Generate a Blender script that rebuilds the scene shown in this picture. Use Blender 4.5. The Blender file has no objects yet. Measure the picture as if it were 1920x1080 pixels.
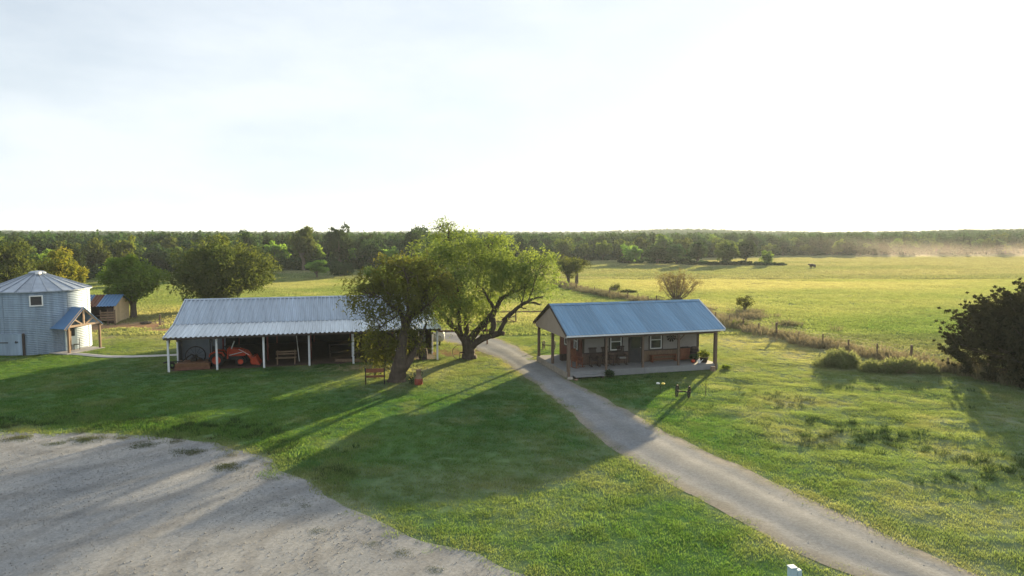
import bpy, math, random
import numpy as np
from mathutils import Vector, Matrix

random.seed(7)
RNG = np.random.default_rng(11)
PI = math.pi
R = math.radians
scene = bpy.context.scene
COL = scene.collection

# ------------------------------------------------------------------ camera, sky, sun, exposure
cam_d = bpy.data.cameras.new('camera')
cam = bpy.data.objects.new('camera', cam_d)
COL.objects.link(cam)
cam.location = (0, 0, 9)
cam.rotation_euler = (R(90 - 4.6), 0, 0)
cam_d.sensor_width = 36
cam_d.lens = 24
cam_d.clip_start = 0.5
cam_d.clip_end = 9000
scene.camera = cam

SUN_AZ, SUN_EL = 27.0, 8.9
world = bpy.data.worlds.new('World')
scene.world = world
world.use_nodes = True
wn, wl = world.node_tree.nodes, world.node_tree.links
wn.clear()
sky = wn.new('ShaderNodeTexSky')
sky.sky_type = 'NISHITA'
sky.sun_disc = False
sky.sun_elevation = R(SUN_EL)
sky.sun_rotation = R(SUN_AZ)
sky.altitude = 100
sky.air_density = 1.0
sky.dust_density = 0.7
sky.ozone_density = 3.0
tc = wn.new('ShaderNodeTexCoord')
mp = wn.new('ShaderNodeMapping')
mp.inputs['Scale'].default_value = (1.6, 1.6, 5.0)
mp.inputs['Location'].default_value = (0.35, 0.1, 0.2)
nz = wn.new('ShaderNodeTexNoise')
nz.inputs['Scale'].default_value = 1.3
nz.inputs['Detail'].default_value = 7
nz.inputs['Roughness'].default_value = 0.55
rp = wn.new('ShaderNodeValToRGB')
rp.color_ramp.elements[0].position = 0.34
rp.color_ramp.elements[1].position = 0.62
rp.color_ramp.elements[0].color = (0.62, 0.62, 0.62, 1)
rp.color_ramp.elements[1].color = (0.95, 0.95, 0.95, 1)
mx = wn.new('ShaderNodeMix')
mx.data_type = 'RGBA'
mx.inputs['B'].default_value = (6.3, 6.75, 7.15, 1)
bg = wn.new('ShaderNodeBackground')
bg.inputs['Strength'].default_value = 0.05
wo = wn.new('ShaderNodeOutputWorld')
wl.new(tc.outputs['Generated'], mp.inputs['Vector'])
wl.new(mp.outputs['Vector'], nz.inputs['Vector'])
wl.new(nz.outputs['Fac'], rp.inputs['Fac'])
# pale haze band low over the horizon, the same all round
sx = wn.new('ShaderNodeSeparateXYZ')
wl.new(tc.outputs['Generated'], sx.inputs[0])
hz = wn.new('ShaderNodeMapRange')
hz.interpolation_type = 'SMOOTHSTEP'
hz.inputs['From Min'].default_value = -0.02
hz.inputs['From Max'].default_value = 0.30
hz.inputs['To Min'].default_value = 0.9
hz.inputs['To Max'].default_value = 0.0
wl.new(sx.outputs['Z'], hz.inputs['Value'])
mxf = wn.new('ShaderNodeMath')
mxf.operation = 'MAXIMUM'
wl.new(rp.outputs['Color'], mxf.inputs[0])
wl.new(hz.outputs['Result'], mxf.inputs[1])
wl.new(mxf.outputs[0], mx.inputs['Factor'])
wl.new(sky.outputs['Color'], mx.inputs['A'])
wl.new(mx.outputs['Result'], bg.inputs['Color'])
wl.new(bg.outputs['Background'], wo.inputs['Surface'])

S = Vector((math.sin(R(SUN_AZ)) * math.cos(R(SUN_EL)), math.cos(R(SUN_AZ)) * math.cos(R(SUN_EL)), math.sin(R(SUN_EL))))
sun_d = bpy.data.lights.new('sun', 'SUN')
sun_d.energy = 5.0
sun_d.angle = R(0.6)
sun_d.color = (1.0, 0.79, 0.46)
sun = bpy.data.objects.new('sun', sun_d)
sun.rotation_euler = (-S).to_track_quat('-Z', 'Y').to_euler()
sun.location = S * 60
COL.objects.link(sun)

vs = scene.view_settings
vs.view_transform = 'Standard'
vs.look = 'None'
vs.exposure = 1.6
vs.gamma = 1.0
vs.use_curve_mapping = False
cy = scene.cycles
cy.use_denoising = True
cy.max_bounces = 8
cy.diffuse_bounces = 4
cy.glossy_bounces = 2
cy.transmission_bounces = 3
cy.transparent_max_bounces = 6
cy.volume_bounces = 0
cy.sample_clamp_indirect = 6
cy.caustics_reflective = False
cy.caustics_refractive = False

# ------------------------------------------------------------------ helpers
def vnoise(x, y, seed=0):
    xi, yi = np.floor(x).astype(np.int64), np.floor(y).astype(np.int64)
    fx, fy = x - xi, y - yi
    fx, fy = fx * fx * (3 - 2 * fx), fy * fy * (3 - 2 * fy)
    def h(a, b):
        n = (a * 374761393 + b * 668265263 + seed * 982451653) & 0x7fffffff
        n = ((n ^ (n >> 13)) * 1274126177) & 0x7fffffff
        return ((n ^ (n >> 16)) & 0xffff) / 65535.0
    a, b, c, d = h(xi, yi), h(xi + 1, yi), h(xi, yi + 1), h(xi + 1, yi + 1)
    return (a * (1 - fx) + b * fx) * (1 - fy) + (c * (1 - fx) + d * fx) * fy

def fbm(x, y, s, seed=0, o=4):
    x, y = np.asarray(x, float), np.asarray(y, float)
    v, a, t = 0, 1, 0
    for i in range(o):
        v = v + a * vnoise(x / s + 17.3 * i, y / s + 9.1 * i, seed + i)
        t += a
        a *= .5
        s *= .5
    return v / t

def sstep(a, b, x):
    t = np.clip((x - a) / (b - a), 0, 1)
    return t * t * (3 - 2 * t)

def inpoly(x, y, poly):
    x, y = np.asarray(x, float), np.asarray(y, float)
    r = np.zeros(x.shape, bool)
    n = len(poly)
    for i in range(n):
        x0, y0 = poly[i]
        x1, y1 = poly[(i + 1) % n]
        if y0 == y1:
            continue
        c = ((y0 > y) != (y1 > y)) & (x < (x1 - x0) * (y - y0) / (y1 - y0) + x0)
        r ^= c
    return r

def dpoly(x, y, line):
    x, y = np.asarray(x, float), np.asarray(y, float)
    best = np.full(x.shape, 1e9)
    for (x0, y0), (x1, y1) in zip(line[:-1], line[1:]):
        dx, dy = x1 - x0, y1 - y0
        t = np.clip(((x - x0) * dx + (y - y0) * dy) / (dx * dx + dy * dy + 1e-9), 0, 1)
        best = np.minimum(best, np.hypot(x - x0 - t * dx, y - y0 - t * dy))
    return best

def Hh(x, y):
    """height of the land"""
    x, y = np.asarray(x, float), np.asarray(y, float)
    near = (fbm(x, y, 9, 3, 2) - .5) * .16 * sstep(55, 80, y)
    # lumpy turf right of the drive and, flatter, between the drive and the lot
    xr = np.interp(y, [4, 13, 17.3, 24.9, 32.6, 41, 43, 60], [24, 16, 12.3, 9.2, 6.3, 3.8, 15, 17])
    xl = np.interp(y, [4, 17.3, 25.75, 34.6, 42], [19, 9, 4.9, 2.7, .8])
    xe = np.interp(y, [2, 12.5, 17.3, 22, 26.7, 28.4, 29.4, 30.1, 31, 32.5, 33], [7, 4.5, 1, -5.5, -9.5, -12, -14, -14, -14, -18, -400])
    lump = (fbm(x, y * 1.5, 1.9, 131, 3) - .5)
    near = near + lump * .21 * sstep(xr + .7, xr + 2.6, x) * sstep(62, 52, y) * sstep(60, 40, x)
    near = near + lump * .13 * sstep(xl - .7, xl - 2.5, x) * sstep(xe + 1.2, xe + 3.2, x) * np.where(x < -11, sstep(31.6, 33.5, y), 1) * sstep(40, 37, y)
    d = np.hypot(x, y)
    far = sstep(330, 1400, d) * (1.5 + 9 * fbm(x, y, 700, 21, 3) - 2.5)
    a = np.degrees(np.arctan2(x, y))
    hill = 5.5 * np.exp(-((a - 14) / 6.0) ** 2) * sstep(500, 1200, d) + 3.0 * np.exp(-((a - 36) / 7.0) ** 2) * sstep(330, 700, d)
    return near + far + hill

class MB:
    def __init__(s):
        s.v, s.f = [], []
    def add(s, vs_, fs):
        b = len(s.v)
        s.v += [tuple(p) for p in vs_]
        s.f += [tuple(i + b for i in f) for f in fs]
        return s
    def box(s, x0, y0, z0, x1, y1, z1):
        v = [(x0, y0, z0), (x1, y0, z0), (x1, y1, z0), (x0, y1, z0), (x0, y0, z1), (x1, y0, z1), (x1, y1, z1), (x0, y1, z1)]
        return s.add(v, [(0, 3, 2, 1), (4, 5, 6, 7), (0, 1, 5, 4), (1, 2, 6, 5), (2, 3, 7, 6), (3, 0, 4, 7)])
    def bar(s, a, b, w, h=None, up=(0, 0, 1)):
        h = h or w
        a, b = Vector(a), Vector(b)
        d = (b - a).normalized()
        u = Vector(up)
        if abs(d.dot(u)) > .97:
            u = Vector((0, 1, 0))
        sx = d.cross(u).normalized()
        sz = sx.cross(d).normalized()
        v = []
        for p in (a, b):
            for i, j in ((-1, -1), (1, -1), (1, 1), (-1, 1)):
                v.append(p + sx * (i * w / 2) + sz * (j * h / 2))
        return s.add(v, [(3, 2, 1, 0), (4, 5, 6, 7), (0, 1, 5, 4), (1, 2, 6, 5), (2, 3, 7, 6), (3, 0, 4, 7)])
    def tube(s, pts, rad, n=8, caps=True):
        pts = [Vector(p) for p in pts]
        if not hasattr(rad, '__len__'):
            rad = [rad] * len(pts)
        rings = []
        u = None
        for i, p in enumerate(pts):
            d = (pts[min(i + 1, len(pts) - 1)] - pts[max(i - 1, 0)]).normalized()
            if u is None:
                u = d.orthogonal().normalized()
            u = (u - d * u.dot(d)).normalized()
            w = d.cross(u)
            rings.append([p + (u * math.cos(2 * PI * k / n) + w * math.sin(2 * PI * k / n)) * rad[i] for k in range(n)])
        v = [q for r in rings for q in r]
        f = []
        for i in range(len(pts) - 1):
            for k in range(n):
                k2 = (k + 1) % n
                f.append((i * n + k, i * n + k2, (i + 1) * n + k2, (i + 1) * n + k))
        if caps:
            f.append(tuple(range(n))[::-1])
            f.append(tuple((len(pts) - 1) * n + k for k in range(n)))
        return s.add(v, f)
    def lathe(s, prof, n=24, c=(0, 0, 0), axis='z', a0=0, a1=2 * PI, close=True):
        v, f = [], []
        full = abs(a1 - a0 - 2 * PI) < 1e-6
        m = n if full else n + 1
        for r, z in prof:
            for k in range(m):
                a = a0 + (a1 - a0) * k / n
                p = (r * math.cos(a), r * math.sin(a), z)
                if axis == 'y':
                    p = (p[0], p[2], p[1])
                if axis == 'x':
                    p = (p[2], p[0], p[1])
                v.append((p[0] + c[0], p[1] + c[1], p[2] + c[2]))
        for i in range(len(prof) - 1):
            for k in range(n):
                k2 = (k + 1) % m
                f.append((i * m + k, i * m + k2, (i + 1) * m + k2, (i + 1) * m + k))
        return s.add(v, f)
    def torus(s, c, rad, r, axis='y', n=24, m=8):
        v, f = [], []
        for i in range(n):
            a = 2 * PI * i / n
            for j in range(m):
                b = 2 * PI * j / m
                q = rad + r * math.cos(b)
                p = (q * math.cos(a), r * math.sin(b), q * math.sin(a))
                if axis == 'z':
                    p = (p[0], p[2], p[1])
                if axis == 'x':
                    p = (p[1], p[0], p[2])
                v.append((p[0] + c[0], p[1] + c[1], p[2] + c[2]))
        for i in range(n):
            for j in range(m):
                f.append((i * m + j, ((i + 1) % n) * m + j, ((i + 1) % n) * m + (j + 1) % m, i * m + (j + 1) % m))
        return s.add(v, f)
    def prism(s, poly, y0, y1):
        """polygon in xz extruded along y"""
        n = len(poly)
        v = [(x, y0, z) for x, z in poly] + [(x, y1, z) for x, z in poly]
        f = [tuple(range(n)), tuple(range(2 * n - 1, n - 1, -1))]
        for i in range(n):
            j = (i + 1) % n
            f.append((i, i + n, j + n, j))
        return s.add(v, f)

def link(name, me, mat=None, parent=None, loc=None):
    o = bpy.data.objects.new(name, me)
    COL.objects.link(o)
    if mat is not None and len(me.materials) == 0:
        me.materials.append(mat)
    if parent is not None:
        o.parent = parent
    if loc is not None:
        o.location = loc
    return o

def obj(name, mb, mat, parent=None, loc=None, smooth=False, bevel=0):
    me = bpy.data.meshes.new(name)
    me.from_pydata(mb.v, [], mb.f)
    me.update()
    if smooth:
        me.polygons.foreach_set('use_smooth', [True] * len(me.polygons))
    o = link(name, me, mat, parent, loc)
    if bevel:
        m = o.modifiers.new('bevel', 'BEVEL')
        m.width = bevel
        m.segments = 1
        m.limit_method = 'ANGLE'
    return o

def tag(o, label=None, cat=None, group=None, kind=None):
    if label: o['label'] = label
    if cat: o['category'] = cat
    if group: o['group'] = group
    if kind: o['kind'] = kind
    return o

def thing(name, label, cat, loc, rz=0, group=None):
    o = bpy.data.objects.new(name, None)
    o.empty_display_size = .2
    COL.objects.link(o)
    o.location = loc
    o.rotation_euler = (0, 0, rz)
    return tag(o, label, cat, group)

def dup(root, loc, rz=0, label=None, group=None, scale=None):
    r = root.copy()
    COL.objects.link(r)
    r.location = loc
    r.rotation_euler = (0, 0, rz)
    if scale: r.scale = scale
    if label: r['label'] = label
    if group: r['group'] = group
    for ch in list(root.children):
        c = ch.copy()
        COL.objects.link(c)
        c.parent = r
        for g in ch.children:
            d = g.copy()
            COL.objects.link(d)
            d.parent = c
    return r

def npmesh(name, V, F, attrs=None, smooth=False):
    """V (n,3); F (m,k) one face size"""
    me = bpy.data.meshes.new(name)
    V = np.asarray(V, np.float32)
    F = np.asarray(F, np.int32)
    me.vertices.add(len(V))
    me.vertices.foreach_set('co', V.ravel())
    m, k = F.shape
    me.loops.add(m * k)
    me.loops.foreach_set('vertex_index', F.ravel())
    me.polygons.add(m)
    me.polygons.foreach_set('loop_start', np.arange(0, m * k, k, dtype=np.int32))
    if smooth:
        me.polygons.foreach_set('use_smooth', np.ones(m, bool))
    me.update(calc_edges=True)
    for a, val in (attrs or {}).items():
        at = me.attributes.new(a, 'FLOAT', 'POINT')
        at.data.foreach_set('value', np.asarray(val, np.float32))
    me.validate()
    return me

# ------------------------------------------------------------------ materials
MATS = {}
def nodes(name):
    m = bpy.data.materials.new(name)
    m.use_nodes = True
    n, l = m.node_tree.nodes, m.node_tree.links
    b = n['Principled BSDF']
    MATS[name] = m
    return m, n, l, b

def mat(name, col, rough=.7, metal=0, var=.25, scale=3, bump=.0, bscale=30, stretch=(1, 1, 1), spec=.3, dark=None):
    m, n, l, b = nodes(name)
    b.inputs['Roughness'].default_value = rough
    b.inputs['Metallic'].default_value = metal
    b.inputs['Specular IOR Level'].default_value = spec
    t = n.new('ShaderNodeTexCoord')
    mp_ = n.new('ShaderNodeMapping')
    mp_.inputs['Scale'].default_value = stretch
    l.new(t.outputs['Object'], mp_.inputs['Vector'])
    z = n.new('ShaderNodeTexNoise')
    z.inputs['Scale'].default_value = scale
    z.inputs['Detail'].default_value = 6
    z.inputs['Roughness'].default_value = .65
    l.new(mp_.outputs['Vector'], z.inputs['Vector'])
    r = n.new('ShaderNodeValToRGB')
    r.color_ramp.elements[0].position = .3
    r.color_ramp.elements[1].position = .7
    d = dark or tuple(c * (1 - var) for c in col)
    li = tuple(min(1, c * (1 + var * .5)) for c in col)
    r.color_ramp.elements[0].color = (*d, 1)
    r.color_ramp.elements[1].color = (*li, 1)
    l.new(z.outputs['Fac'], r.inputs['Fac'])
    oi = n.new('ShaderNodeObjectInfo')
    om = n.new('ShaderNodeMapRange')
    om.inputs['To Min'].default_value = .88
    om.inputs['To Max'].default_value = 1.10
    l.new(oi.outputs['Random'], om.inputs['Value'])
    oh = n.new('ShaderNodeHueSaturation')
    l.new(om.outputs['Result'], oh.inputs['Value'])
    l.new(r.outputs['Color'], oh.inputs['Color'])
    l.new(oh.outputs['Color'], b.inputs['Base Color'])
    if bump:
        z2 = n.new('ShaderNodeTexNoise')
        z2.inputs['Scale'].default_value = bscale
        z2.inputs['Detail'].default_value = 4
        l.new(mp_.outputs['Vector'], z2.inputs['Vector'])
        bp = n.new('ShaderNodeBump')
        bp.inputs['Strength'].default_value = bump
        bp.inputs['Distance'].default_value = .02
        l.new(z2.outputs['Fac'], bp.inputs['Height'])
        l.new(bp.outputs['Normal'], b.inputs['Normal'])
    return m

mat('galvanised', (.50, .56, .62), .42, .45, .25, 1.3, stretch=(3, .4, 1))
mat('blue_metal', (.135, .25, .38), .42, .35, .20, 1.0, stretch=(3, .3, 1))
mat('barn_roof', (.30, .37, .46), .40, .22, .30, 1.1, stretch=(3, .3, 1))
mat('shed_roof', (.10, .20, .36), .45, .3, .15, 1)
mat('silo_metal', (.26, .335, .43), .55, .22, .35, 1.1, stretch=(2.5, 2.5, .25))
mat('silo_roof', (.30, .35, .42), .5, .5, .25, 1.5)
mat('rust', (.16, .075, .05), .85, 0, .4, 4)
mat('white_paint', (.78, .78, .76), .55, 0, .08, 4)
mat('white_post', (.70, .72, .74), .55, 0, .12, 4)
mat('tan_siding', (.33, .27, .22), .8, 0, .1, 2)
mat('grey_wall', (.34, .31, .29), .85, 0, .1, 2)
mat('brown_wainscot', (.15, .10, .08), .85, 0, .35, 8, .3, 40)
mat('dark_trim', (.055, .042, .038), .7, 0, .2, 5)
mat('red_wall', (.15, .055, .045), .8, 0, .3, 6, stretch=(6, 6, 1))
mat('red_steel', (.17, .035, .03), .6, 0, .2, 4)
mat('grey_tin', (.22, .25, .29), .6, .2, .2, 2)
mat('post_wood', (.15, .105, .08), .85, 0, .3, 6, .3, 40, (4, 4, 1))
mat('pale_wood', (.62, .44, .30), .75, 0, .2, 6, .2, 40)
mat('old_wood', (.22, .15, .10), .85, 0, .35, 5, .3, 30, (3, 3, 1))
mat('red_wood', (.20, .075, .04), .7, 0, .3, 6)
mat('plywood', (.52, .40, .25), .8, 0, .15, 3)
mat('dark_board', (.07, .05, .045), .85, 0, .35, 5, .2, 30, (4, 4, 1))
mat('deck_wood', (.21, .215, .22), .8, 0, .15, 3, .15, 40, (1, 6, 1))
mat('deck_side', (.26, .23, .19), .85, 0, .25, 3, .2, 30)
mat('concrete', (.40, .38, .36), .9, 0, .2, 2, .3, 40)
mat('door_dark', (.045, .045, .05), .5, 0, .15, 4)
mat('iron', (.035, .030, .028), .7, .3, .3, 8)
mat('rubber', (.02, .02, .02), .9, 0, .2, 8)
mat('orange_paint', (.42, .050, .020), .45, 0, .15, 4)
mat('black_plastic', (.02, .02, .022), .6, 0, .2, 6)
mat('steel_pole', (.55, .55, .53), .4, .6, .15, 6)
mat('orange_rust', (.17, .085, .045), .8, 0, .35, 5)
mat('red_paint', (.26, .055, .035), .55, 0, .3, 6)
mat('bark', (.075, .058, .045), .95, 0, .45, 7, .8, 14, (1, 1, .35))
mat('grey_bark', (.13, .105, .085), .95, 0, .4, 7, .8, 14, (1, 1, .35))
mat('terracotta', (.32, .14, .08), .8, 0, .2, 5)
mat('stone', (.33, .30, .26), .9, 0, .3, 4, .5, 12)
mat('pale_blue_box', (.42, .55, .62), .6, 0, .1, 4)
mat('cow_hide', (.018, .014, .013), .7, 0, .3, 5)
mat('yellow_flower', (.75, .60, .12), .7, 0, .2, 8)
mat('white_flower', (.75, .75, .70), .7, 0, .2, 8)
m, n, l, b = nodes('glass_dark')
b.inputs['Base Color'].default_value = (.03, .034, .04, 1)
b.inputs['Roughness'].default_value = .08
b.inputs['Specular IOR Level'].default_value = .6
mat('curtain', (.16, .15, .13), .8, 0, .3, 3, stretch=(8, 8, 1))

def leafmat(name, c1, c2, trans=.45, tcol=None, ob_var=True, inst=None):
    """c1..c2 by tint attribute; translucent blades and leaves"""
    m, n, l, b = nodes(name)
    n.remove(b)
    at = n.new('ShaderNodeAttribute')
    at.attribute_name = 'tint'
    mixc = n.new('ShaderNodeMix')
    mixc.data_type = 'RGBA'
    mixc.inputs['A'].default_value = (*c1, 1)
    mixc.inputs['B'].default_value = (*c2, 1)
    l.new(at.outputs['Fac'], mixc.inputs['Factor'])
    out = mixc.outputs['Result']
    if ob_var:
        oi = n.new('ShaderNodeObjectInfo')
        hs = n.new('ShaderNodeHueSaturation')
        mr = n.new('ShaderNodeMapRange')
        mr.inputs['To Min'].default_value = .62
        mr.inputs['To Max'].default_value = 1.45
        l.new(oi.outputs['Random'], mr.inputs['Value'])
        l.new(mr.outputs['Result'], hs.inputs['Value'])
        l.new(out, hs.inputs['Color'])
        mm = n.new('ShaderNodeMath')
        mm.operation = 'MULTIPLY_ADD'
        mm.inputs[1].default_value = .05
        mm.inputs[2].default_value = .475
        l.new(oi.outputs['Random'], mm.inputs[0])
        l.new(mm.outputs[0], hs.inputs['Hue'])
        out = hs.outputs['Color']
    d = n.new('ShaderNodeBsdfDiffuse')
    t = n.new('ShaderNodeBsdfTranslucent')
    l.new(out, d.inputs['Color'])
    mt = n.new('ShaderNodeMix')
    mt.data_type = 'RGBA'
    mt.blend_type = 'MULTIPLY'
    mt.inputs['Factor'].default_value = 1
    mt.inputs['B'].default_value = (*(tcol or (1.5, 1.45, .7)), 1)
    l.new(out, mt.inputs['A'])
    l.new(mt.outputs['Result'], t.inputs['Color'])
    ms = n.new('ShaderNodeMixShader')
    ms.inputs['Fac'].default_value = trans
    l.new(d.outputs[0], ms.inputs[1])
    l.new(t.outputs[0], ms.inputs[2])
    l.new(ms.outputs[0], n['Material Output'].inputs['Surface'])
    return m

leafmat('mesquite_leaf', (.076, .112, .044), (.155, .190, .066), .6)
leafmat('mesquite_leaf_lit', (.100, .135, .052), (.19, .22, .08), .6)  # lightened copy of mesquite_leaf: light through the crown gaps put into the colour
leafmat('forest_leaf', (.024, .048, .027), (.056, .090, .038), .42, (1.25, 1.3, .8))
leafmat('olive_leaf', (.060, .098, .038), (.125, .160, .050), .5, (1.35, 1.35, .75))
leafmat('yellow_leaf', (.090, .125, .034), (.25, .225, .045), .5)
leafmat('fresh_leaf', (.085, .145, .042), (.16, .225, .058), .55)
leafmat('cedar_leaf', (.024, .032, .018), (.058, .062, .032), .25, (1.3, 1.2, .8))
leafmat('pale_brush', (.125, .16, .075), (.25, .275, .14), .55, (1.2, 1.2, .85))
leafmat('shrub_leaf', (.060, .090, .028), (.125, .140, .050), .45)
leafmat('dry_twig', (.110, .085, .050), (.19, .15, .075), .3)

# grass: colour from the dryness stored with every tuft
GREEN, GREEN2, DRY, DIRT = (.037, .108, .037), (.070, .140, .040), (.255, .256, .178), (.33, .20, .115)
def grass_colour(n, l, kind):
    def attr(nm):
        a = n.new('ShaderNodeAttribute')
        a.attribute_type = kind
        a.attribute_name = nm
        return a.outputs['Fac']
    g = n.new('ShaderNodeMix'); g.data_type = 'RGBA'
    g.inputs['A'].default_value = (*GREEN, 1)
    g.inputs['B'].default_value = (*GREEN2, 1)
    l.new(attr('lush'), g.inputs['Factor'])
    d = n.new('ShaderNodeMix'); d.data_type = 'RGBA'
    d.inputs['B'].default_value = (*DRY, 1)
    l.new(g.outputs['Result'], d.inputs['A'])
    l.new(attr('dry'), d.inputs['Factor'])
    return d.outputs['Result'], attr

def grassmat(name, trans=.5):
    m, n, l, b = nodes(name)
    n.remove(b)
    c, attr = grass_colour(n, l, 'INSTANCER')
    oi = n.new('ShaderNodeObjectInfo')
    hs = n.new('ShaderNodeHueSaturation')
    mr = n.new('ShaderNodeMapRange')
    mr.inputs['To Min'].default_value = .75
    mr.inputs['To Max'].default_value = 1.3
    l.new(oi.outputs['Random'], mr.inputs['Value'])
    l.new(mr.outputs['Result'], hs.inputs['Value'])
    l.new(c, hs.inputs['Color'])
    d = n.new('ShaderNodeBsdfDiffuse')
    t = n.new('ShaderNodeBsdfTranslucent')
    l.new(hs.outputs['Color'], d.inputs['Color'])
    mt = n.new('ShaderNodeMix'); mt.data_type = 'RGBA'; mt.blend_type = 'MULTIPLY'
    mt.inputs['Factor'].default_value = 1
    mt.inputs['B'].default_value = (1.8, 1.75, .85, 1)
    l.new(hs.outputs['Color'], mt.inputs['A'])
    l.new(mt.outputs['Result'], t.inputs['Color'])
    ms = n.new('ShaderNodeMixShader')
    ms.inputs['Fac'].default_value = trans
    l.new(d.outputs[0], ms.inputs[1])
    l.new(t.outputs[0], ms.inputs[2])
    l.new(ms.outputs[0], n['Material Output'].inputs['Surface'])
    return m
grassmat('grass_blade', .58)
grassmat('field_blade', .36)
def weedmat():
    m, n, l, b = nodes('weed_blade')
    n.remove(b)
    a = n.new('ShaderNodeAttribute')
    a.attribute_type = 'INSTANCER'
    a.attribute_name = 'dry'
    k = n.new('ShaderNodeMix'); k.data_type = 'RGBA'
    k.inputs['A'].default_value = (.045, .080, .028, 1)
    k.inputs['B'].default_value = (.25, .215, .13, 1)
    l.new(a.outputs['Fac'], k.inputs['Factor'])
    d = n.new('ShaderNodeBsdfDiffuse')
    t = n.new('ShaderNodeBsdfTranslucent')
    l.new(k.outputs['Result'], d.inputs['Color'])
    l.new(k.outputs['Result'], t.inputs['Color'])
    ms = n.new('ShaderNodeMixShader')
    ms.inputs['Fac'].default_value = .4
    l.new(d.outputs[0], ms.inputs[1]); l.new(t.outputs[0], ms.inputs[2])
    l.new(ms.outputs[0], n['Material Output'].inputs['Surface'])
weedmat()

def groundmat():
    m, n, l, b = nodes('ground')
    c, attr = grass_colour(n, l, 'GEOMETRY')
    k = n.new('ShaderNodeMix'); k.data_type = 'RGBA'
    k.inputs['B'].default_value = (*DIRT, 1)
    l.new(c, k.inputs['A'])
    l.new(attr('dirt'), k.inputs['Factor'])
    g = n.new('ShaderNodeNewGeometry')
    z = n.new('ShaderNodeTexNoise')
    z.inputs['Scale'].default_value = 1.6
    z.inputs['Detail'].default_value = 8
    z.inputs['Roughness'].default_value = .75
    l.new(g.outputs['Position'], z.inputs['Vector'])
    mr = n.new('ShaderNodeMapRange')
    mr.inputs['From Min'].default_value = .3
    mr.inputs['From Max'].default_value = .7
    mr.inputs['To Min'].default_value = .62
    mr.inputs['To Max'].default_value = 1.15
    l.new(z.outputs['Fac'], mr.inputs['Value'])
    hs = n.new('ShaderNodeHueSaturation')
    l.new(mr.outputs['Result'], hs.inputs['Value'])
    l.new(k.outputs['Result'], hs.inputs['Color'])
    l.new(hs.outputs['Color'], b.inputs['Base Color'])
    b.inputs['Roughness'].default_value = 1
    b.inputs['Specular IOR Level'].default_value = 0
    bp = n.new('ShaderNodeBump')
    bp.inputs['Strength'].default_value = .6
    bp.inputs['Distance'].default_value = .08
    z2 = n.new('ShaderNodeTexNoise')
    z2.inputs['Scale'].default_value = 6
    z2.inputs['Detail'].default_value = 6
    l.new(g.outputs['Position'], z2.inputs['Vector'])
    l.new(z2.outputs['Fac'], bp.inputs['Height'])
    l.new(bp.outputs['Normal'], b.inputs['Normal'])
    return m
groundmat()

def gravelmat(name, ca, cb, cc):
    m, n, l, b = nodes(name)
    g = n.new('ShaderNodeNewGeometry')
    vo = n.new('ShaderNodeTexVoronoi')
    vo.inputs['Scale'].default_value = 16
    l.new(g.outputs['Position'], vo.inputs['Vector'])
    z = n.new('ShaderNodeTexNoise')
    z.inputs['Scale'].default_value = .35
    z.inputs['Detail'].default_value = 8
    z.inputs['Roughness'].default_value = .7
    l.new(g.outputs['Position'], z.inputs['Vector'])
    r = n.new('ShaderNodeValToRGB')
    r.color_ramp.elements[0].position = .35
    r.color_ramp.elements[0].color = (*ca, 1)
    r.color_ramp.elements[1].position = .66
    r.color_ramp.elements[1].color = (*cc, 1)
    e = r.color_ramp.elements.new(.5)
    e.color = (*cb, 1)
    l.new(z.outputs['Fac'], r.inputs['Fac'])
    hs = n.new('ShaderNodeHueSaturation')
    mr = n.new('ShaderNodeMapRange')
    mr.inputs['To Min'].default_value = .85
    mr.inputs['To Max'].default_value = 1.13
    sp = n.new('ShaderNodeSeparateColor')
    l.new(vo.outputs['Color'], sp.inputs['Color'])
    l.new(sp.outputs[0], mr.inputs['Value'])
    l.new(mr.outputs['Result'], hs.inputs['Value'])
    l.new(r.outputs['Color'], hs.inputs['Color'])
    l.new(hs.outputs['Color'], b.inputs['Base Color'])
    b.inputs['Roughness'].default_value = .95
    b.inputs['Specular IOR Level'].default_value = .1
    bp = n.new('ShaderNodeBump')
    bp.inputs['Strength'].default_value = .5
    bp.inputs['Distance'].default_value = .012
    z2 = n.new('ShaderNodeTexNoise')
    z2.inputs['Scale'].default_value = 9
    z2.inputs['Detail'].default_value = 7
    z2.inputs['Roughness'].default_value = .8
    l.new(g.outputs['Position'], z2.inputs['Vector'])
    l.new(z2.outputs['Fac'], bp.inputs['Height'])
    l.new(bp.outputs['Normal'], b.inputs['Normal'])
    return m
gravelmat('lot_gravel', (.192, .202, .212), (.240, .243, .242), (.29, .286, .274))
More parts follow.
